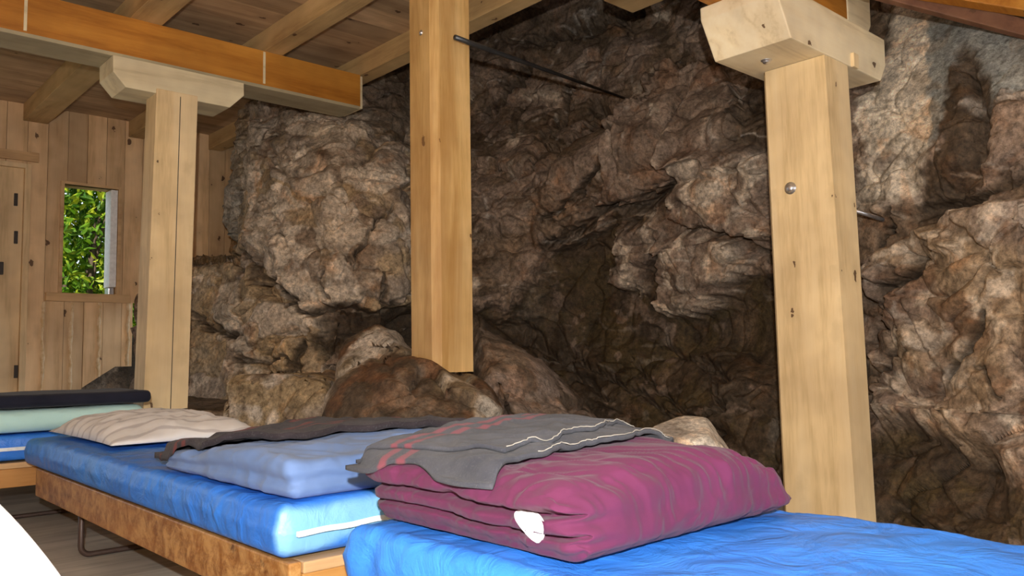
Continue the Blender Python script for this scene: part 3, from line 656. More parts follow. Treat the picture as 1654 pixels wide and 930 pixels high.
# waney-edged boards under the window: pale wavy seams
sm, snt, sb = nodes('pale_waney_edge', 0.7, 0.3); stc = N(snt, 'ShaderNodeTexCoord'); sn = noise(snt, stc.outputs['Object'], 30, 3); srp = ramp(snt, [(0.35, (0.80, 0.62, 0.40)), (0.65, (0.62, 0.42, 0.22))]); snt.links.new(sn.outputs[0], srp.inputs[0]); snt.links.new(srp.outputs[0], sb.inputs['Base Color'])
M['wane'] = sm
brd = [68, 114, 159, 206]
for k, xx in enumerate(brd):
    V = []; Fc = []
    zt = float(at(xx, 487, Y=WY)[2]); cx = float(at(xx, 560, Y=WY)[0]); zb = max(low(cx), 0.0)+0.005
    n = 26
    for i in range(n):
        z = zb+(zt-zb)*i/(n-1)
        wv = 0.012+0.003*math.sin(i*0.9+k*2)+rnd.uniform(-.003, .003); mx = cx+0.003*math.sin(i*0.55+k)+rnd.uniform(-.002, .002)
        V += [(mx-wv, WY+0.002, z), (mx-wv*0.3, WY-0.016, z), (mx+wv*0.4, WY-0.014, z), (mx+wv, WY+0.002, z)]
    for i in range(n-1):
        for j in range(3): Fc.append([i*4+j, i*4+j+1, i*4+5+j, i*4+4+j])
    tag(mesh('trim_%d' % (k+2), V, Fc, M['wane'], smooth=True), 'pale wavy bark edge between wall boards below the window', kind='structure')
# window: casing, sill, white sash edge
wr = bpy.data.objects.new('window_1', None); COL.objects.link(wr); wr.location = (WX0, WY, WZ0); tag(wr, 'small square-cut window opening with green foliage outside', kind='structure')
bm = bmesh.new(); t = 0.018; yb = WY+0.13
box(bm, WX0-t, WX0+0.004, WY-0.012, yb, WZ0, WZ1+t, 0.002); box(bm, WX1-0.004, WX1+t, WY-0.012, yb, WZ0, WZ1+t, 0.002); box(bm, WX0+0.004, WX1-0.004, WY-0.012, yb, WZ1, WZ1+t, 0.002)
from_bm('window_frame', bm, M['plank_single'], wr)
a, b_ = at(72, 480, Y=WY), at(208, 487, Y=WY)
bm = bmesh.new(); box(bm, float(a[0]), float(b_[0]), WY-0.035, yb, float(b_[2])-0.012, WZ0+0.004, 0.004); from_bm('window_sill', bm, M['plank_single'], wr)
bm = bmesh.new(); box(bm, WX1-0.050, WX1-0.006, WY-0.004, yb-0.01, WZ0+0.055, WZ1-0.004, 0.004); tag(from_bm('window_sash', bm, M['white_paint'], wr), 'white painted sash edge')
bm = bmesh.new(); box(bm, WX1-0.043, WX1-0.008, WY+0.03, yb-0.01, WZ0+0.006, WZ0+0.054, 0.004); from_bm('window_catch', bm, M['steel'], wr)
# door at the far left
dr = bpy.data.objects.new('door_1', None); COL.objects.link(dr); dr.location = (DX-0.4, WY, 0); tag(dr, 'plain wooden door at the left edge of the plank wall', kind='structure')
bm = bmesh.new(); box(bm, DX-0.80, DX-0.025, WY+0.012, WY+0.045, 0.01, DZ-0.03, 0.003); lf = from_bm('door_leaf', bm, M['door'], dr)
bm = bmesh.new(); box(bm, DX-0.024, DX+0.012, WY-0.015, WY+0.05, 0.0, DZ-0.028, 0.003); box(bm, DX-0.83, DX+0.012, WY-0.015, WY+0.05, DZ-0.03, DZ+0.0, 0.003); from_bm('door_frame', bm, M['door'], dr)
for y_ in (322, 383, 600):
    p = at(26, y_, Y=WY)
    bm = bmesh.new(); box(bm, p[0]-0.010, p[0]+0.010, WY+0.0, WY+0.014, p[2]-0.04, p[2]+0.04, 0.002); from_bm('hinge', bm, M['hinge'], dr)
p = at(2, 433, Y=WY); bm = bmesh.new(); box(bm, p[0]-0.012, p[0]+0.012, WY-0.005, WY+0.014, p[2]-0.04, p[2]+0.04, 0.004); from_bm('door_handle', bm, M['hinge'], dr)
a, b_ = at(-60, 240, Y=WY), at(62, 262, Y=WY)
bm = bmesh.new(); box(bm, float(a[0]), float(b_[0]), WY-0.022, WY, float(b_[2])-0.005, float(b_[2])+0.055, 0.004); tag(from_bm('trim_1', bm, M['plank_single']), 'short horizontal board above the door', kind='structure')
# wall plate and board along the rock at the upper right
def bar(name, p0, p1, hz, wy, mat, label, cat, group=None, bevel=0.004):
    p0, p1 = np.array(p0), np.array(p1); d = p1-p0; d[2] = 0; d /= np.linalg.norm(d); s = np.array([-d[1], d[0], 0])*wy
    if s[0] < 0: s = -s
    z = np.array([0, 0, hz]); P = [p0, p1, p1+s, p0+s]; P = P+[q+z for q in P]
    if np.cross(P[1]-P[0], P[3]-P[0])[2] < 0: P = [P[1], P[0], P[3], P[2], P[5], P[4], P[7], P[6]]
    bm = bmesh.new(); hexa(bm, P, bevel); o = from_bm(name, bm, mat, origin=p0)
    return tag(o, label, cat, group)
M['brownboard'] = wood('red_brown_plank', 'X', (0.20, 0.095, 0.050), (0.13, 0.055, 0.03), knots=0.2, seed=2.0)
q0, q1 = at(1445, 2, d=2.85), at(1654, 57, d=2.85); dq = (q1-q0)
bar('timber_board', q0-dq*0.5, q1+dq*1.2, 0.062, 0.03, M['brownboard'], 'red-brown board running along the top of the rock at upper right', 'board')
q0, q1 = at(1560, 1, d=2.8), at(1654, 16, d=2.8); dq = (q1-q0)
bar('ceiling_beam', q0-dq*1.5, q1+dq*3.0, 0.14, 0.05, M['beam_orange'], 'orange beam end in the top right corner of the picture', 'beam')

# ------------------------------------------------------------------ timber structure
H = CAM_Z
def joist(x0, x1, y0, y1, label):
    bm = bmesh.new(); box(bm, x0, x1, y0, y1, 1.54+H, BZ, 0.003)
    return tag(from_bm('ceiling_joist', bm, M['joist'], origin=((x0+x1)/2, y0, 1.54+H)), label, 'joist', 'joists carrying the ceiling')
joist(1.15, 1.29, -2.0, WY, 'ceiling joist left of the left post')
joist(1.79, 1.89, -2.0, WY, 'second ceiling joist from the left, crossing the orange beam above the saddle')
joist(2.35, 2.45, -0.6, WY, 'ceiling joist resting on the right end of the orange beam, along the rock')
joist(2.66, 2.86, -0.6, 2.30, 'short ceiling joist ending at the top centre above the rock')
joist(0.52, 0.62, -2.0, WY, 'ceiling joist at the far left top edge')
bz = 1.352+H
cb = empty('ceiling_beam', (0.6, 3.8, bz), 'long orange-glazed ceiling beam lying on the left post', 'beam')
bm = bmesh.new(); box(bm, -2.1, 2.35, 3.8, 4.0, bz+0.012, 1.54+H, 0.0); from_bm('beam_timber', bm, M['beam_orange'], cb)
bm = bmesh.new(); prism(bm, [(3.8, bz+0.0119), (3.812, bz), (4.012, bz), (4.012, bz+0.0119)], 'X', -2.1, 2.352); from_bm('beam_underside', bm, M['beam_bare'], cb)
bm = bmesh.new(); box(bm, 2.3501, 2.366, 3.803, 3.997, bz+0.002, 1.54+H-0.004, 0.002); tag(from_bm('beam_end', bm, M['saddle'], cb), 'pale unpainted end')
for px_ in (40, 427):
    p0 = at(px_, 60, Y=3.8); bm = bmesh.new(); box(bm, p0[0]-0.006, p0[0]+0.006, 3.7965, 3.7999, bz+0.02, 1.535+H, 0.0); tag(from_bm('paint_gap', bm, M['saddle'], cb), 'thin pale vertical stripe')
# saddle and left post
sz0, sz1 = 1.215+H, bz-0.001
sd = empty('saddle_block', (1.38, 3.8, sz0), 'grey-white saddle timber with cut corners on the left post', 'bracket')
bm = bmesh.new(); prism(bm, [(1.08, sz1), (1.082, 1.275+H), (1.136, sz0), (1.615, sz0), (1.686, 1.288+H), (1.684, sz1)], 'Y', 3.796, 4.0, 0.003); from_bm('saddle_timber', bm, M['saddle'], sd)
tp = 1.238+H
pl = empty('timber_post', (1.33, 3.88, 0.40), 'left square wooden post under the grey-white saddle, standing on the rock shelf', 'post')
bm = bmesh.new(); z0 = 0.37
hexa(bm, [(1.236, 3.79, z0), (1.431, 3.79, z0), (1.431, 3.93, z0), (1.236, 3.93, z0), (1.268, 3.79, tp), (1.457, 3.79, tp), (1.457, 3.93, tp), (1.268, 3.93, tp)], 0.004); from_bm('post_timber', bm, M['post'], pl)
bm = bmesh.new(); hexa(bm, [(1.352, 3.7885, z0+.02), (1.355, 3.7885, z0+.02), (1.355, 3.80, z0+.02), (1.352, 3.80, z0+.02), (1.374, 3.7885, tp-.02), (1.377, 3.7885, tp-.02), (1.377, 3.80, tp-.02), (1.374, 3.80, tp-.02)]); tag(from_bm('drying_crack', bm, M['hinge'], pl), 'long thin vertical crack')
# middle post
pm = empty('timber_post', (2.0, 2.62, 0.54), 'middle yellow varnished wooden post standing on the brown boulder', 'post')
bm = bmesh.new(); x0, x1, y0, y1 = 1.905, 2.088, 2.537, 2.722; zb = 0.552; ch = 0.028
hexa(bm, [(x0, y0, zb), (x1, y0, zb), (x1, y1, zb+.01), (x0, y1, zb+.028), (x0, y0, BZ-.001), (x1, y0, BZ-.001), (x1, y1, BZ-.001), (x0, y1, BZ-.001)])
bm.edges.ensure_lookup_table()
es = [e for e in bm.edges if all(abs(v.co.x-x0) < 1e-4 and abs(v.co.y-y0) < 1e-4 for v in e.verts)]
bmesh.ops.bevel(bm, geom=es, offset=ch, segments=1, affect='EDGES')
es = [e for e in bm.edges if all(abs(v.co.x-x0) < 1e-3 and abs(v.co.y-y1) < 1e-3 for v in e.verts)]
bmesh.ops.bevel(bm, geom=es, offset=0.022, segments=2, affect='EDGES')
from_bm('post_timber', bm, M['post_mid'], pm)
def bolt(parent, p, n, r=0.02, washer=True):
    p = Vector(p); n = Vector(n).normalized(); V = []; Fc = []
    a = n.orthogonal().normalized(); b = n.cross(a); prof = [(1.0, 0.0), (1.0, 0.12), (0.72, 0.16), (0.70, 0.42), (0.5, 0.6), (0.0, 0.68)]; m_ = 20
    for (rr_, hh) in prof[:-1]:
        for k in range(m_): V.append(tuple(p+(a*math.cos(2*math.pi*k/m_)+b*math.sin(2*math.pi*k/m_))*rr_*r+n*hh*r))
    V.append(tuple(p+n*0.68*r))
    for i in range(len(prof)-2):
        for k in range(m_): Fc.append([i*m_+k, i*m_+(k+1) % m_, (i+1)*m_+(k+1) % m_, (i+1)*m_+k])
    for k in range(m_): Fc.append([(len(prof)-2)*m_+k, (len(prof)-2)*m_+(k+1) % m_, len(V)-1])
    return mesh('bolt', V, Fc, M['steel'], parent, smooth=True)
bolt(pm, (1.905, 2.62, 1.30+H), (-1, 0, 0), 0.011)
# right post and its saddle
pr_ = empty('timber_post', (2.66, 1.37, 0.0), 'thick pale wooden post at right with a round bolt, behind the nearest mattress', 'post')
bm = bmesh.new(); hexa(bm, [(2.598, 1.242, 0.0), (2.736, 1.242, 0.0), (2.736, 1.50, 0.0), (2.598, 1.50, 0.0), (2.598, 1.276, 0.988+H), (2.765, 1.276, 0.988+H), (2.765, 1.51, 0.988+H), (2.598, 1.51, 0.988+H)])
es = [e for e in bm.edges if all(v.co.x < 2.6 and v.co.y > 1.49 for v in e.verts)]; bmesh.ops.bevel(bm, geom=es, offset=0.012, segments=1, affect='EDGES')
from_bm('post_timber', bm, M['post'], pr_)
bolt(pr_, at(1277, 304, X=2.599), (-1, 0, 0), 0.0215)
sr = empty('saddle_block', (2.6, 1.37, 0.990+H), 'big pale saddle timber with an angled lower edge on the right post', 'bracket')
zb_, zt_ = 0.990+H, 1.160+H
bm = bmesh.new(); prism(bm, [(2.300, zt_), (2.302, 1.115+H), (2.378, zb_), (3.03, zb_), (3.078, 1.057+H), (3.08, zt_)], 'Y', 1.274, 1.560, 0.005); from_bm('saddle_timber', bm, M['saddle_near'], sr)
bolt(sr, at(1238, 97, Z=zb_+0.001), (0, 0, -1), 0.019)
bm = bmesh.new(); p = at(1379, 96, Y=1.272); box(bm, p[0]-0.02, p[0]+0.02, 1.262, 1.276, p[2]-0.032, p[2]+0.02, 0.004); tag(from_bm('wooden_peg', bm, M['post'], sr), 'pale wooden wedge')
rb = empty('ceiling_beam', (2.9, 1.3, zt_), 'short orange beam with rounded pale end resting on the right saddle', 'beam')
bm = bmesh.new(); box(bm, 1.9, 2.87, 1.315, 1.53, zt_+0.001, zt_+0.25, 0.004); from_bm('beam_timber', bm, M['beam_orange'], rb)
bm = bmesh.new(); prism(bm, [(2.871, zt_+0.001), (3.015, zt_+0.001), (3.06, zt_+0.06), (3.065, zt_+0.25), (2.871, zt_+0.25)], 'Y', 1.313, 1.532, 0.006); tag(from_bm('beam_end', bm, M['saddle_near'], rb), 'bare pale sawn end')

# iron rod from the middle post to the rock, stub beside the right post
V, Fc = tube_geo([at(735, 60, d=3.22), at(764, 71, d=3.3), at(1016, 161, d=4.75)], [0.0105, 0.0105, 0.0065], 12)
tag(mesh('iron_rod', V, Fc, M['rod'], origin=at(764, 70, d=3.3), smooth=True), 'long dark iron rod from the middle post into the rock', 'rod')
V, Fc = tube_geo([at(1380, 340, d=3.05), at(1424, 354, d=3.12), at(1436, 358, d=3.5)], 0.008, 10)
tag(mesh('iron_rod', V, Fc, M['steel'], origin=at(1390, 343, d=3.05), smooth=True), 'short shiny rod sticking out of the rock right of the right post', 'rod')

# ------------------------------------------------------------------ beds
MT, MB, FB = 0.36, 0.262, 0.165      # mattress top, mattress bottom, frame bottom
def bed(x0, x1, y0, y1, label):
    r = empty('bed_frame', ((x0+x1)/2, y0, 0.0), label, 'bed', 'low cots in a row along the rock')
    ft = MB-0.004
    for xa in (x0, x1-0.025):
        bm = bmesh.new(); box(bm, xa, xa+0.025, y0+0.001, y1-0.001, FB, ft, 0.004); from_bm('side_rail', bm, M['frame'], r)
    for ya, yb_ in ((y0, y0+0.024), (y1-0.024, y1)):
        bm = bmesh.new(); box(bm, x0+0.026, x1-0.026, ya, yb_, FB+0.004, ft-0.022, 0.003); er = from_bm('end_rail', bm, M['frame_end'], r)
        bm = bmesh.new(); box(bm, x0+0.026, x1-0.026, ya-0.004, yb_+0.01, ft-0.0215, ft-0.001, 0.003); from_bm('rail_cap', bm, M['plank_single'], er)
    bm = bmesh.new(); box(bm, x0+0.025, x1-0.025, y0+0.035, y1-0.035, ft-0.016, ft-0.002, 0.0); from_bm('base_board', bm, M['plank_single'], r)
    for yl in (y1-0.33, y0+0.33):
        a, b_ = x0+0.06, x1-0.06; rad = 0.03; pts = [(a, yl, ft-0.02), (a, yl, rad+0.01)]
        for k in range(1, 6):
            g = math.pi/2*k/5; pts.append((a+rad-rad*math.cos(g), yl, 0.01+rad-rad*math.sin(g)))
        for k in range(0, 6):
            g = math.pi/2*k/5; pts.append((b_-rad+rad*math.sin(g), yl, 0.01+rad-rad*math.cos(g)))
        pts.append((b_, yl, ft-0.02))
        V, Fc = tube_geo(pts, 0.009, 10); mesh('leg', V, Fc, M['leg'], r, smooth=True)
    return r
BX0, BX1 = 0.695, 1.265
bed(BX0, BX1, 1.36, 3.20, 'middle low cot frame in worn orange-brown wood with a loop leg')
bed(BX0-0.01, BX1-0.01, -0.85, 1.16, 'nearest low cot frame at lower right, under the maroon duvet')
bed(0.50, 1.10, 3.44, 5.34, 'farthest low cot frame at the left, under the mint and navy bedding')

def mattress(x0, x1, y0, y1, label, seed, zt=MT, sagfun=None, nx=80, ny=260, nz=16, pale=False):
    hx, hy, hz = (x1-x0)/2, (y1-y0)/2, (zt-MB)/2; c = np.array([(x0+x1)/2, (y0+y1)/2, (zt+MB)/2])
    V, Fc, U = rbox(hx, hy, hz, 0.018, nx, ny, nz); P = V+c
    top = sstep(-0.2, 1.0, U[:, 2])[:]
    side = 1-np.maximum(np.abs(U[:, 2])*0.9, 0)
    # loose cover: creases running across near the edges, folds on the sides
    q = P*np.array([26, 9, 14]); cr = ridged(np.stack([P[:, 0]*5+P[:, 1]*9, P[:, 1]*3-P[:, 0]*4, P[:, 2]*6], 1), seed, 3)
    P[:, 2] += top*(0.006*fbm(P*5, seed+5, 3)+0.0035*cr-0.005)
    n = fbm(P*np.array([7, 13, 5]), seed+8, 3)
    out = np.where(np.abs(U[:, 0]) > 0.985, np.sign(U[:, 0]), 0)*side; gath = ridged(np.stack([P[:, 0]*2, (P[:, 1]+0.5*P[:, 2]+0.02*fbm(P*9, seed, 2))*17, P[:, 2]*5], 1), seed+20, 3); P[:, 0] += out*(0.007*(1+n)+0.005*gath)
    P[:, 2] += np.where(np.abs(U[:, 0]) > 0.9, top*0.003*gath, 0)
    outy = np.where(np.abs(U[:, 1]) > 0.99, np.sign(U[:, 1]), 0)*side; P[:, 1] += outy*0.009*(1+n)
    if sagfun: P = sagfun(P, U)
    P[:, 2] = np.clip(P[:, 2], MB, zt)
    r = empty('mattress', (c[0], c[1], MB), label, 'mattress', 'blue covered mattresses on the cots')
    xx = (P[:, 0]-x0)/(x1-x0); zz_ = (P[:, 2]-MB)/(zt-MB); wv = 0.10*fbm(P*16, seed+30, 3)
    k = sstep(y0+0.012, y0-0.004, P[:, 1]+0.012*wv)*sstep(0.0, 0.22, zz_-0.9*(xx-0.12)+wv)*sstep(1.02, 0.80-0.25*xx, zz_+wv)  # pale sheen of reflected light painted into the near end's colour
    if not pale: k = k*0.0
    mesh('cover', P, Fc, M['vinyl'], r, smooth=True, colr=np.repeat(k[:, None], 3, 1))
    return r, P
def pane(name, x0, x1, z0, z1, yfun, mat, parent, th=0.003, n=40, m_=6, xf=None):
    V = []; Fc = []
    for j in range(m_+1):
        for i in range(n+1):
            x = x0+(x1-x0)*i/n; z = z0(x)+(z1(x)-z0(x))*j/m_; V.append((x, yfun(x, z)-th, z))
    for j in range(m_):
        for i in range(n): a = j*(n+1)+i; Fc.append([a, a+1, a+n+2, a+n+1])
    k = len(V); V += [(v[0], v[1]+th, v[2]) for v in V]; Fc += [[k+q for q in f[::-1]] for f in Fc]
    return mesh(name, V, Fc, mat, parent, smooth=True)
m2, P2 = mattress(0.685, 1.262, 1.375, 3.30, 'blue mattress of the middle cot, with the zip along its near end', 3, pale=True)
tag(pane('zip', 0.705, 1.24, lambda x: MB+0.043+0.02*max(0, x-.75)+.001*math.sin(x*60), lambda x: MB+0.052+0.02*max(0, x-.75)+.001*math.sin(x*60), lambda x, z: 1.375-0.022, M['zip'], m2, th=0.006), 'white zip')
m3, P3 = mattress(0.690, 1.262, -0.85, 1.155, 'bright blue mattress of the nearest cot at lower right', 8)
m1, P1 = mattress(0.46, 1.10, 3.44, 5.30, 'far blue mattress under the mint duvet at the left edge', 12, nx=30, ny=60)
pane('zip', 0.49, 1.07, lambda x: MB+0.040, lambda x: MB+0.052, lambda x, z: 3.44-0.020, M['zip'], m1, th=0.004)
bm = bmesh.new(); box(bm, 0.62, 0.685, 1.165, 1.20, 0.13, 0.262, 0.004)

# ------------------------------------------------------------------ bedding
def settle(P, z0):
    """press the underside flat onto what it lies on"""
    P[:, 2] = np.maximum(P[:, 2], z0); return P
def heights(Vs, Fs):
    return BVHTree.FromPolygons([tuple(v) for v in Vs], [tuple(f) for f in Fs])
def blanket(name, corners, bvh, zmin, mat, nu, nv, th, label, cat, group, droop=0.05, wr=0.004, seed=0, edge=None, zbase=None):
    """corners A,B,C,D in plan: uv (0,1),(1,1),(1,0),(0,0)"""
    A, B, Cc, D = [np.array(c, float) for c in corners]
    u, v = np.meshgrid(np.linspace(0, 1, nu), np.linspace(0, 1, nv), indexing='ij')
    XY = (D[None, None]*((1-u)*(1-v))[..., None]+Cc*(u*(1-v))[..., None]+A*((1-u)*v)[..., None]+B*(u*v)[..., None])
    if edge: XY = edge(XY, u, v)
    Z = np.zeros(u.shape)
    for i in range(nu):
        for j in range(nv):
            hit = bvh.ray_cast(Vector((XY[i, j, 0], XY[i, j, 1], 3)), Vector((0, 0, -1)))
            Z[i, j] = hit[0].z if hit[0] is not None else -9
    Zr = Z.copy(); Zr[Zr < zmin] = zmin
    Zs = Zr.copy()
    for _ in range(5):
        Zp = np.pad(Zs, 1, 'edge'); Zs = (Zp[:-2, 1:-1]+Zp[2:, 1:-1]+Zp[1:-1, :-2]+Zp[1:-1, 2:]+4*Zs)/8; Zs = np.maximum(Zs, Zr)
    Pn = np.stack([XY[..., 0]*6, XY[..., 1]*9, np.zeros_like(u)+seed], 2).reshape(-1, 3)
    Zs = Zs+0.003+wr*(1+fbm(Pn, seed+3, 3).reshape(u.shape))
    V = np.concatenate([XY, Zs[..., None]], 2).reshape(-1, 3); n = len(V); V2 = V.copy(); V2[:, 2] += th
    tp_ = fbm(V*40, seed, 2)*0.0008; V2[:, 2] += tp_
    Fc = []
    for i in range(nu-1):
        for j in range(nv-1):
            a = i*nv+j; Fc.append([n+a, n+a+nv, n+a+nv+1, n+a+1]); Fc.append([a, a+1, a+nv+1, a+nv])
    brd_ = [(i, 0) for i in range(nu)]+[(nu-1, j) for j in range(1, nv)]+[(i, nv-1) for i in range(nu-2, -1, -1)]+[(0, j) for j in range(nv-2, 0, -1)]
    ids = [i*nv+j for i, j in brd_]
    for a, b_ in zip(ids, ids[1:]+ids[:1]): Fc.append([a, b_, n+b_, n+a])
    uv = np.stack([u, v], 2).reshape(-1, 2); uv = np.concatenate([uv, uv])
    r = empty(name, (float(V[:, 0].mean()), float(V[:, 1].mean()), float(V[:, 2].min())), label, cat, group)
    mesh('blanket_cloth', np.concatenate([V, V2]), Fc, mat, r, smooth=True, uv=uv)
    return r, V2.reshape(nu, nv, 3)

# maroon folded duvet on the nearest bed
def duvet_main():
    hx, hy, hz = 0.250, 0.221, 0.052; c = np.array([0.708+hx, 0.702+hy, MT+hz+0.002])
    V, Fc, U = rbox(hx, hy, hz, 0.040, 170, 140, 50)
    P = V.copy(); x, y, z = U.T
    t = (z+1)/2
    # top rises towards the back and the right middle, falls to the left and at the right end
    lift = 0.010*np.sin((x+1)/2*math.pi*0.9)+0.011*sstep(-1, 1, y)-0.012*sstep(0.2, -1, x)-0.030*sstep(0.35, 1.0, x)
    P[:, 2] += t*lift
    bt = sstep(0.1, -0.95, z); P[:, 0] += bt*0.008*np.clip(x, 0, 1); P[:, 1] += bt*0.018*y
    P[:, 0] += np.where(x > 0.6, (1-t)*0.03*(x-0.6)/0.4, 0)
    # left end: soft overhanging layers
    L = sstep(-0.80, -0.99, x)
    for zc, dp, wd in ((0.18, 0.030, 0.10), (-0.36, 0.020, 0.08)):
        zz_ = zc-0.25*y*0.5+0.10*np.sin(y*3.0)
        P[:, 0] += L*dp*np.exp(-((z-zz_)/wd)**2)*(0.65+0.35*sstep(1.2, -0.8, y))
    P[:, 0] -= L*0.022*sstep(0.1, 0.9, z)*sstep(-0.2, 0.9, y)
    P[:, 0] += L*0.020*sstep(0.75, 0.2, t)
    F_ = sstep(-0.7, -0.95, y)
    for zc, dp in ((0.05, 0.016), (-0.5, 0.012)):
        P[:, 1] += F_*dp*np.exp(-((z-zc)/0.15)**2)*sstep(-0.55, -0.98, x)
    P[:, 1] -= F_*0.012*np.sin(t*math.pi)
    Q = P+c
    # tension creases from the top over the front, diagonal
    w1 = ridged(np.stack([(Q[:, 0]+0.55*(Q[:, 1]))*20, (Q[:, 1]-0.4*Q[:, 0])*6+2*fbm(Q*6, 40, 2), Q[:, 2]*5], 1), 41, 3)*sstep(-0.3, 0.4, fbm(Q*5, 46, 2)+0.15)*1.5
    w2 = ridged(np.stack([Q[:, 0]*7, Q[:, 1]*16, Q[:, 2]*9], 1), 47, 3)
    w3 = ridged(np.stack([(Q[:, 0]+0.8*Q[:, 1]+0.03*fbm(Q*8, 44, 2))*34, (Q[:, 1]-0.5*Q[:, 0])*7, Q[:, 2]*8], 1), 43, 2)
    w4 = ridged(np.stack([Q[:, 0]*9, (Q[:, 1]+Q[:, 2]*0.9+0.03*fbm(Q*9, 45, 2))*24, Q[:, 2]*4], 1), 49, 2)
    front = sstep(0.9, -0.3, y)
    P[:, 2] += sstep(-0.3, 0.6, z)*(0.006*w1+0.0035*w3*front); P[:, 1] += -F_*(0.005*w1+0.003*w3*sstep(-.8, .6, z)); P[:, 0] += -L*(0.006*w2+0.006*w4)
    P[:, 2] += t*0.006*fbm(Q*9, 51, 3)
    Q = settle(P+c, MT+0.001)
    r = empty('folded_duvet', (c[0], c[1], MT), 'thick folded maroon duvet on the nearest blue mattress', 'duvet')
    mesh('duvet_cover', Q, Fc, M['maroon'], r, smooth=True)
    return r, Q, Fc
dv, DQ, DF = duvet_main()
# white care label peeking out of the fold near the front corner
DB = heights(DQ, DF)
V = []; Fc = []
nl = 10
for i in range(nl+1):
    for j in range(nl+1):
        a = -1+2*i/nl; b_ = -1+2*j/nl
        rr = math.sqrt(1-0.5*b_*b_); aa = a*math.sqrt(1-0.5*b_*b_); bb = b_*math.sqrt(1-0.5*a*a)
        p = at(858+aa*(22-7*bb)+7*bb, 849+bb*25+aa*7+5*max(0, aa)*bb, X=0.72)
        V.append(tuple(p))
PL = []
for v in V:
    d = Vector(v)-Vector(C0); d.normalize(); hit = DB.ray_cast(Vector(C0), d)
    q = Vector(hit[0])-Vector((1, 0.6, -0.2)).normalized()*0.006 if hit[0] is not None else Vector(v)
    PL.append(tuple(q))
k = len(PL)
for i in range(nl):
    for j in range(nl): a = i*(nl+1)+j; Fc.append([a, a+1, a+nl+2, a+nl+1])
PL += [tuple(Vector(p)+Vector((0.006, 0.003, 0))) for p in PL]; Fc += [[k+q for q in f[::-1]] for f in Fc]
tag(mesh('lining_patch', PL, Fc, M['paper'], dv, smooth=True), 'white lining showing through the fold')
# grey blanket with two red stripes on it
def edge3(XY, u, v):
    XY = XY.copy(); XY[..., 0] += -0.012*np.sin(v*9)*(1-u)+0.01*np.sin(v*6)*u; XY[..., 1] += (0.012*np.sin(u*7)+0.006*np.sin(u*19))*(1-v); return XY
bl, BV = blanket('wool_blanket', ((0.688, 1.150), (1.205, 1.150), (1.165, 0.865), (0.706, 0.822)), DB, MT+0.078, M['wool'], 120, 70, 0.007,
                 'grey wool blanket with two red stripes folded on the maroon duvet', 'blanket', None, seed=5, edge=edge3, wr=0.003)
# upper layer of the folded blanket, its cream stitched hem
def edge3b(XY, u, v):
    XY = XY.copy(); XY[..., 1] += (0.014*np.sin(u*8+1)+0.02*np.exp(-((u-.42)/.12)**2))*(1-v); return XY
BB = heights(BV.reshape(-1, 3), [[i*70+j, (i+1)*70+j, (i+1)*70+j+1, i*70+j+1] for i in range(119) for j in range(69)])
def layer(corners, bvh, mat, parent, nu, nv, th, edge, name='blanket_layer', seed=9, lo=MT+0.07):
    A, B, Cc, D = [np.array(c, float) for c in corners]
    u, v = np.meshgrid(np.linspace(0, 1, nu), np.linspace(0, 1, nv), indexing='ij')
    XY = (D*((1-u)*(1-v))[..., None]+Cc*(u*(1-v))[..., None]+A*((1-u)*v)[..., None]+B*(u*v)[..., None]); XY = edge(XY, u, v)
    Z = np.zeros(u.shape)
    for i in range(nu):
        for j in range(nv):
            hit = bvh.ray_cast(Vector((XY[i, j, 0], XY[i, j, 1], 3)), Vector((0, 0, -1))); Z[i, j] = hit[0].z if hit[0] is not None else np.nan
    for i in range(nu):
        row = Z[i]; ok = ~np.isnan(row)
        Z[i] = np.interp(np.arange(nv), np.arange(nv)[ok], row[ok]) if ok.any() else np.nan
    good = ~np.isnan(Z[:, 0])
    for j in range(nv): Z[:, j] = np.interp(np.arange(nu), np.arange(nu)[good], Z[good, j])
    V = np.concatenate([XY, Z[..., None]+0.0012], 2).reshape(-1, 3); n = len(V); V2 = V.copy(); V2[:, 2] += th
    Fc = []
    for i in range(nu-1):
        for j in range(nv-1): a = i*nv+j; Fc.append([n+a, n+a+nv, n+a+nv+1, n+a+1]); Fc.append([a, a+1, a+nv+1, a+nv])
    brd_ = [(i, 0) for i in range(nu)]+[(nu-1, j) for j in range(1, nv)]+[(i, nv-1) for i in range(nu-2, -1, -1)]+[(0, j) for j in range(nv-2, 0, -1)]
    ids = [i*nv+j for i, j in brd_]
    for a, b_ in zip(ids, ids[1:]+ids[:1]): Fc.append([a, b_, n+b_, n+a])
    uv = np.stack([u, v], 2).reshape(-1, 2); uv = np.concatenate([uv, uv])
    o = mesh(name, np.concatenate([V, V2]), Fc, mat, parent, smooth=True, uv=uv)
    return o, V2.reshape(nu, nv, 3)
ly, LV = layer(((0.70, 1.147), (1.185, 1.147), (1.150, 0.925), (0.775, 0.862)), BB, M['wool'], bl, 110, 60, 0.006, edge3b)
def stitches(pts, parent, r=0.0011, seed=1):
    rn = random.Random(seed); V = []; Fc = []
    P = []
    for i in range(len(pts)-1):
        a, b_ = np.array(pts[i]), np.array(pts[i+1]); n = max(1, int(np.linalg.norm(b_-a)/0.004))
        for k in range(n): P.append(a+(b_-a)*k/n+np.array([rn.uniform(-.001, .001), rn.uniform(-.0025, .0025), 0.0012+rn.uniform(0, .001)]))
    return mesh('stitching', *tube_geo(P, r, 6), M['stitch'], parent, smooth=True)
st = stitches([LV[i, 0] for i in range(2, 108, 2)], bl, 0.0009)
st2 = stitches([BV[i, 0] for i in range(26, 116, 2)], bl, 0.0008, 3)

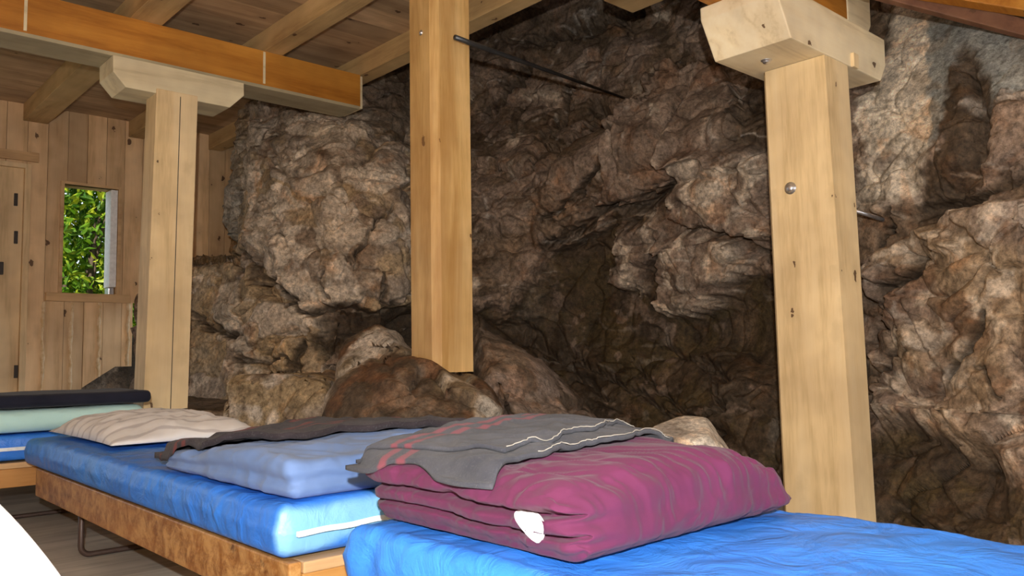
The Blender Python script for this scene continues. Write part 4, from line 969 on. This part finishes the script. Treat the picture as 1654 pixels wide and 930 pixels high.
# pale blue duvet on the middle bed
def duvet_blue():
    hx, hy, hz = 0.255, 0.315, 0.030; c = np.array([0.706+hx, 1.385+hy, MT+hz+0.001])
    V, Fc, U = rbox(hx, hy, hz, 0.024, 110, 130, 20); P = V.copy(); x, y, z = U.T; t = (z+1)/2
    P[:, 2] += t*(0.014*np.exp(-((y+0.45)/0.5)**2)-0.020*sstep(0.2, 1, y)*sstep(0.4, -1, x)+0.012*sstep(-0.6, 0.5, x))
    P[:, 0] += sstep(0.3, 1.0, y)*(-0.0)*1
    L = sstep(-0.85, -0.99, x); Fr = sstep(-0.85, -0.99, y)
    P[:, 0] += L*0.010*np.exp(-((z+0.1)/0.3)**2); P[:, 1] += Fr*0.006*np.exp(-((z-0.0)/0.3)**2)
    Q = P+c
    WQ = Q+0.05*np.stack([fbm(Q*5, 91, 2), fbm(Q*5, 92, 2), fbm(Q*5, 93, 2)], 1); w1 = ridged(np.stack([(WQ[:, 0]*13+WQ[:, 1]*6), (WQ[:, 1]*7-WQ[:, 0]*4), WQ[:, 2]*9], 1), 61, 2)
    w2 = ridged(np.stack([Q[:, 0]*16, Q[:, 1]*6, Q[:, 2]*9], 1), 63, 3)
    P[:, 2] += t*(0.009*w1+0.008*fbm(Q*6, 64, 3)); P[:, 0] += -L*0.007*w1; P[:, 1] += -Fr*0.006*w2
    Q = settle(P+c, MT+0.001)
    r = empty('folded_duvet', (c[0], c[1], MT), 'flat folded pale blue duvet on the middle mattress', 'duvet')
    mesh('duvet_cover', Q, Fc, M['denim'], r, smooth=True); return Q, Fc
BQ, BF = duvet_blue()
def edge2(XY, u, v):
    XY = XY.copy(); XY[..., 1] += (0.02*np.sin(u*9)+0.008*np.sin(u*21))*(1-v); XY[..., 0] += 0.01*np.sin(v*8)*(1-u); return XY
b2, B2V = blanket('wool_blanket', ((0.700, 2.09), (1.245, 2.05), (1.225, 1.42), (0.712, 1.80)), heights(BQ, BF), MT+0.012, M['wool_brown'], 110, 80, 0.014,
                  'dark brown-grey striped wool blanket on the pale blue duvet', 'blanket', None, seed=15, edge=edge2, wr=0.006)

# striped pillow on the middle bed
def pillow():
    n, m_ = 60, 70; V = []; UV = []; Fc = []
    x0, x1, y0, y1 = 0.745, 1.215, 2.55, 3.27
    for s in (1, -1):
        for i in range(n+1):
            for j in range(m_+1):
                a = -1+2*i/n; b_ = -1+2*j/m_
                k = max(0.0, (1-abs(a)**2.6))**0.55*max(0.0, (1-abs(b_)**2.6))**0.55
                pinch = 1-0.055*(1-abs(b_)**2)*abs(a)**3; pb = 1-0.05*(1-abs(a)**2)*abs(b_)**3
                x = (x0+x1)/2+(x1-x0)/2*a*pinch; y = (y0+y1)/2+(y1-y0)/2*b_*pb
                z = (0.064 if s > 0 else 0.012)*k*s
                V.append([x, y, z]); UV.append(((a+1)/2, (b_+1)/2))
        off = 0 if s > 0 else (n+1)*(m_+1)
        for i in range(n):
            for j in range(m_):
                q = off+i*(m_+1)+j; f = [q, q+m_+1, q+m_+2, q+1]; Fc.append(f if s > 0 else f[::-1])
    V = np.array(V); tp_ = V[:, 2] > 0
    w_ = ridged(np.stack([V[:, 0]*5+V[:, 1]*3+0.4*vnoise(V*6, 72), V[:, 1]*11-V[:, 0]*6, V[:, 2]*0], 1), 71, 3); V[:, 2] += np.where(tp_, 0.013*w_*np.clip(V[:, 2]/0.03, 0, 1)*1.3, 0)
    V[:, 2] = np.maximum(V[:, 2]+0.012, 0.0)+MT+0.002
    # weld the rim
    bm = bmesh.new(); bv = [bm.verts.new(v) for v in V]; uvl = bm.loops.layers.uv.new('uv')
    for f in Fc:
        ff = bm.faces.new([bv[q] for q in f])
        for lp_, q in zip(ff.loops, f): lp_[uvl].uv = UV[q]
    r = empty('pillow', ((x0+x1)/2, (y0+y1)/2, MT), 'flat white pillow with thin grey stripes on the far end of the middle bed', 'pillow')
    bmesh.ops.translate(bm, verts=bm.verts[:], vec=-Vector(r.location)); bmesh.ops.remove_doubles(bm, verts=bm.verts[:], dist=0.0005)
    me = bpy.data.meshes.new('pillow_case'); bm.to_mesh(me); bm.free(); me.materials.append(M['pillow']); me.polygons.foreach_set('use_smooth', [True]*len(me.polygons))
    o = bpy.data.objects.new('pillow_case', me); COL.objects.link(o); o.parent = r
pillow()

def softbox(name, x0, x1, y0, y1, z0, z1, r, mat, part, label, cat, seed, amp=0.005, n=(60, 30, 14), fun=None):
    c = np.array([(x0+x1)/2, (y0+y1)/2, (z0+z1)/2]); V, Fc, U = rbox((x1-x0)/2, (y1-y0)/2, (z1-z0)/2, r, *n); P = V+c
    w_ = ridged(np.stack([P[:, 0]*6+P[:, 2]*4, P[:, 1]*8, P[:, 2]*14], 1), seed, 3)
    P[:, 2] += (U[:, 2]+1)/2*amp*w_; P[:, 1] -= np.where(U[:, 1] < -0.95, amp*w_, 0); P[:, 0] += np.where(U[:, 0] > 0.95, amp*w_, 0)
    if fun: P = fun(P, U)
    P[:, 2] = np.maximum(P[:, 2], z0)
    e = empty(name, (c[0], c[1], z0), label, cat); mesh(part, P, Fc, mat, e, smooth=True); return P, Fc
def minty(P, U):
    k = sstep(0.90, 1.14, P[:, 0]); top = (U[:, 2]+1)/2
    P[:, 2] = P[:, 2]+k*(1-top)*0.0; return P
softbox('folded_duvet', 0.50, 1.13, 3.435, 3.86, MT+0.002, MT+0.082, 0.036, M['mint'], 'duvet_cover', 'pale mint green folded duvet on the farthest mattress', 'duvet', 81, fun=minty)
softbox('wool_blanket', 0.47, 1.15, 3.425, 3.84, MT+0.090, MT+0.139, 0.020, M['navy'], 'blanket_cloth', 'dark navy folded blanket on the mint green duvet', 'blanket', 85, amp=0.003)

# overexposed white bedding close to the camera at lower left
def heap():
    n, m_ = 64, 72; V = []; Fc = []
    cx, cy = -0.075, 0.93
    for i in range(n+1):
        t = i/n; z = 0.625*(1-math.cos(t*math.pi))/2
        prof = 0.352*math.sqrt(max(1-(z/0.625)**2.5, 1e-5))*min(1.0, (math.sin(min(t, 0.5)*math.pi)+1e-3)**0.35)
        for j in range(m_):
            g = 2*math.pi*j/m_; rr = prof*(1+0.04*math.sin(3*g+z*6)+0.025*math.sin(7*g-z*12))
            V.append((cx+rr*math.cos(g), cy+rr*0.9*math.sin(g), z))
    for i in range(n):
        for j in range(m_): a = i*m_+j; b_ = i*m_+(j+1) % m_; Fc.append([a, b_, b_+m_, a+m_])
    Fc.append(list(range(m_))[::-1]); Fc.append([n*m_+j for j in range(m_)])
    e = empty('bedding_bundle', (cx, cy, 0), 'rounded white bedding bundle glaring at the lower left edge', 'bedding'); mesh('bundle_cloth', V, Fc, M['linen'], e, smooth=True)
heap()

# ------------------------------------------------------------------ foliage outside the window
def leafmat(name, c1, c2):
    m, nt, b = nodes(name, 0.5, 0.4); g = N(nt, 'ShaderNodeTexCoord'); n = noise(nt, g.outputs['Object'], 2.6, 4, 0.7); rp = ramp(nt, [(0.35, c1), (0.52, c2), (0.62, (0.62, 0.66, 0.05))]); nt.links.new(n.outputs[0], rp.inputs[0]); nt.links.new(rp.outputs[0], b.inputs['Base Color'])  # yellow stop paints sunlit highlights into the leaf colour
    tr = N(nt, 'ShaderNodeBsdfTranslucent'); nt.links.new(rp.outputs[0], tr.inputs[0]); mx = N(nt, 'ShaderNodeMixShader'); mx.inputs[0].default_value = 0.45
    nt.links.new(b.outputs[0], mx.inputs[1]); nt.links.new(tr.outputs[0], mx.inputs[2]); nt.links.new(mx.outputs[0], nt.nodes['Material Output'].inputs[0]); return m
M['leaf'] = leafmat('green_leaf', (0.012, 0.085, 0.006), (0.13, 0.26, 0.012)); M['bark'] = plain('shrub_bark', (0.09, 0.06, 0.04), 0.9)
sh = empty('leafy_shrub', (1.9, 7.6, 0.0), 'green sunlit shrub outside the small window', 'shrub')
rn = np.random.RandomState(5); V = []; Fc = []; vn = rn.uniform(-1, 1, 34000)
for k in range(34000):
    p = np.array([rn.uniform(0.9, 3.0), rn.uniform(7.1, 9.6), rn.uniform(0.0, 3.6)])
    if p[1] < 8.2 and p[2] > 1.2 and vn[k] < -0.5: continue
    a = rn.normal(size=3); a /= np.linalg.norm(a); b_ = np.cross(a, rn.normal(size=3)); b_ /= np.linalg.norm(b_); L = rn.uniform(0.06, 0.12); w_ = L*0.42
    q = len(V); nrm = np.cross(a, b_)*L*0.12
    V += [p, p+a*L*0.35+b_*w_*0.5+nrm, p+a*L*0.7+b_*w_*0.4+nrm, p+a*L, p+a*L*0.7-b_*w_*0.4+nrm, p+a*L*0.35-b_*w_*0.5+nrm]
    Fc += [[q, q+1, q+2, q+3], [q, q+3, q+4, q+5]]
lv = mesh('leaves', V, Fc, M['leaf'], sh); lv['kind'] = 'stuff'
V = []; Fc = []
for k in range(7):
    x, y = rn.uniform(1.0, 2.8), rn.uniform(7.3, 8.6); a = [(1.9+(x-1.9)*0.15, 7.6+(y-7.6)*0.2, 0)]+[(1.9+(x-1.9)*t_+rn.uniform(-.03, .03), 7.6+(y-7.6)*t_, 2.6*t_**0.8) for t_ in (0.3, 0.5, 0.75, 1.0)]
    v, f = tube_geo(a, [0.03, 0.022, 0.016, 0.011, 0.005], 7); q = len(V); V += v; Fc += [[q+i for i in ff] for ff in f]
mesh('branches', V, Fc, M['bark'], sh, smooth=True)
bm = bmesh.new(); box(bm, -6, 10, 6.6, 16, -0.1, 0.0); tag(from_bm('ground', bm, plain('garden_soil', (0.06, 0.09, 0.03), 0.95)), 'green ground outside', kind='structure')
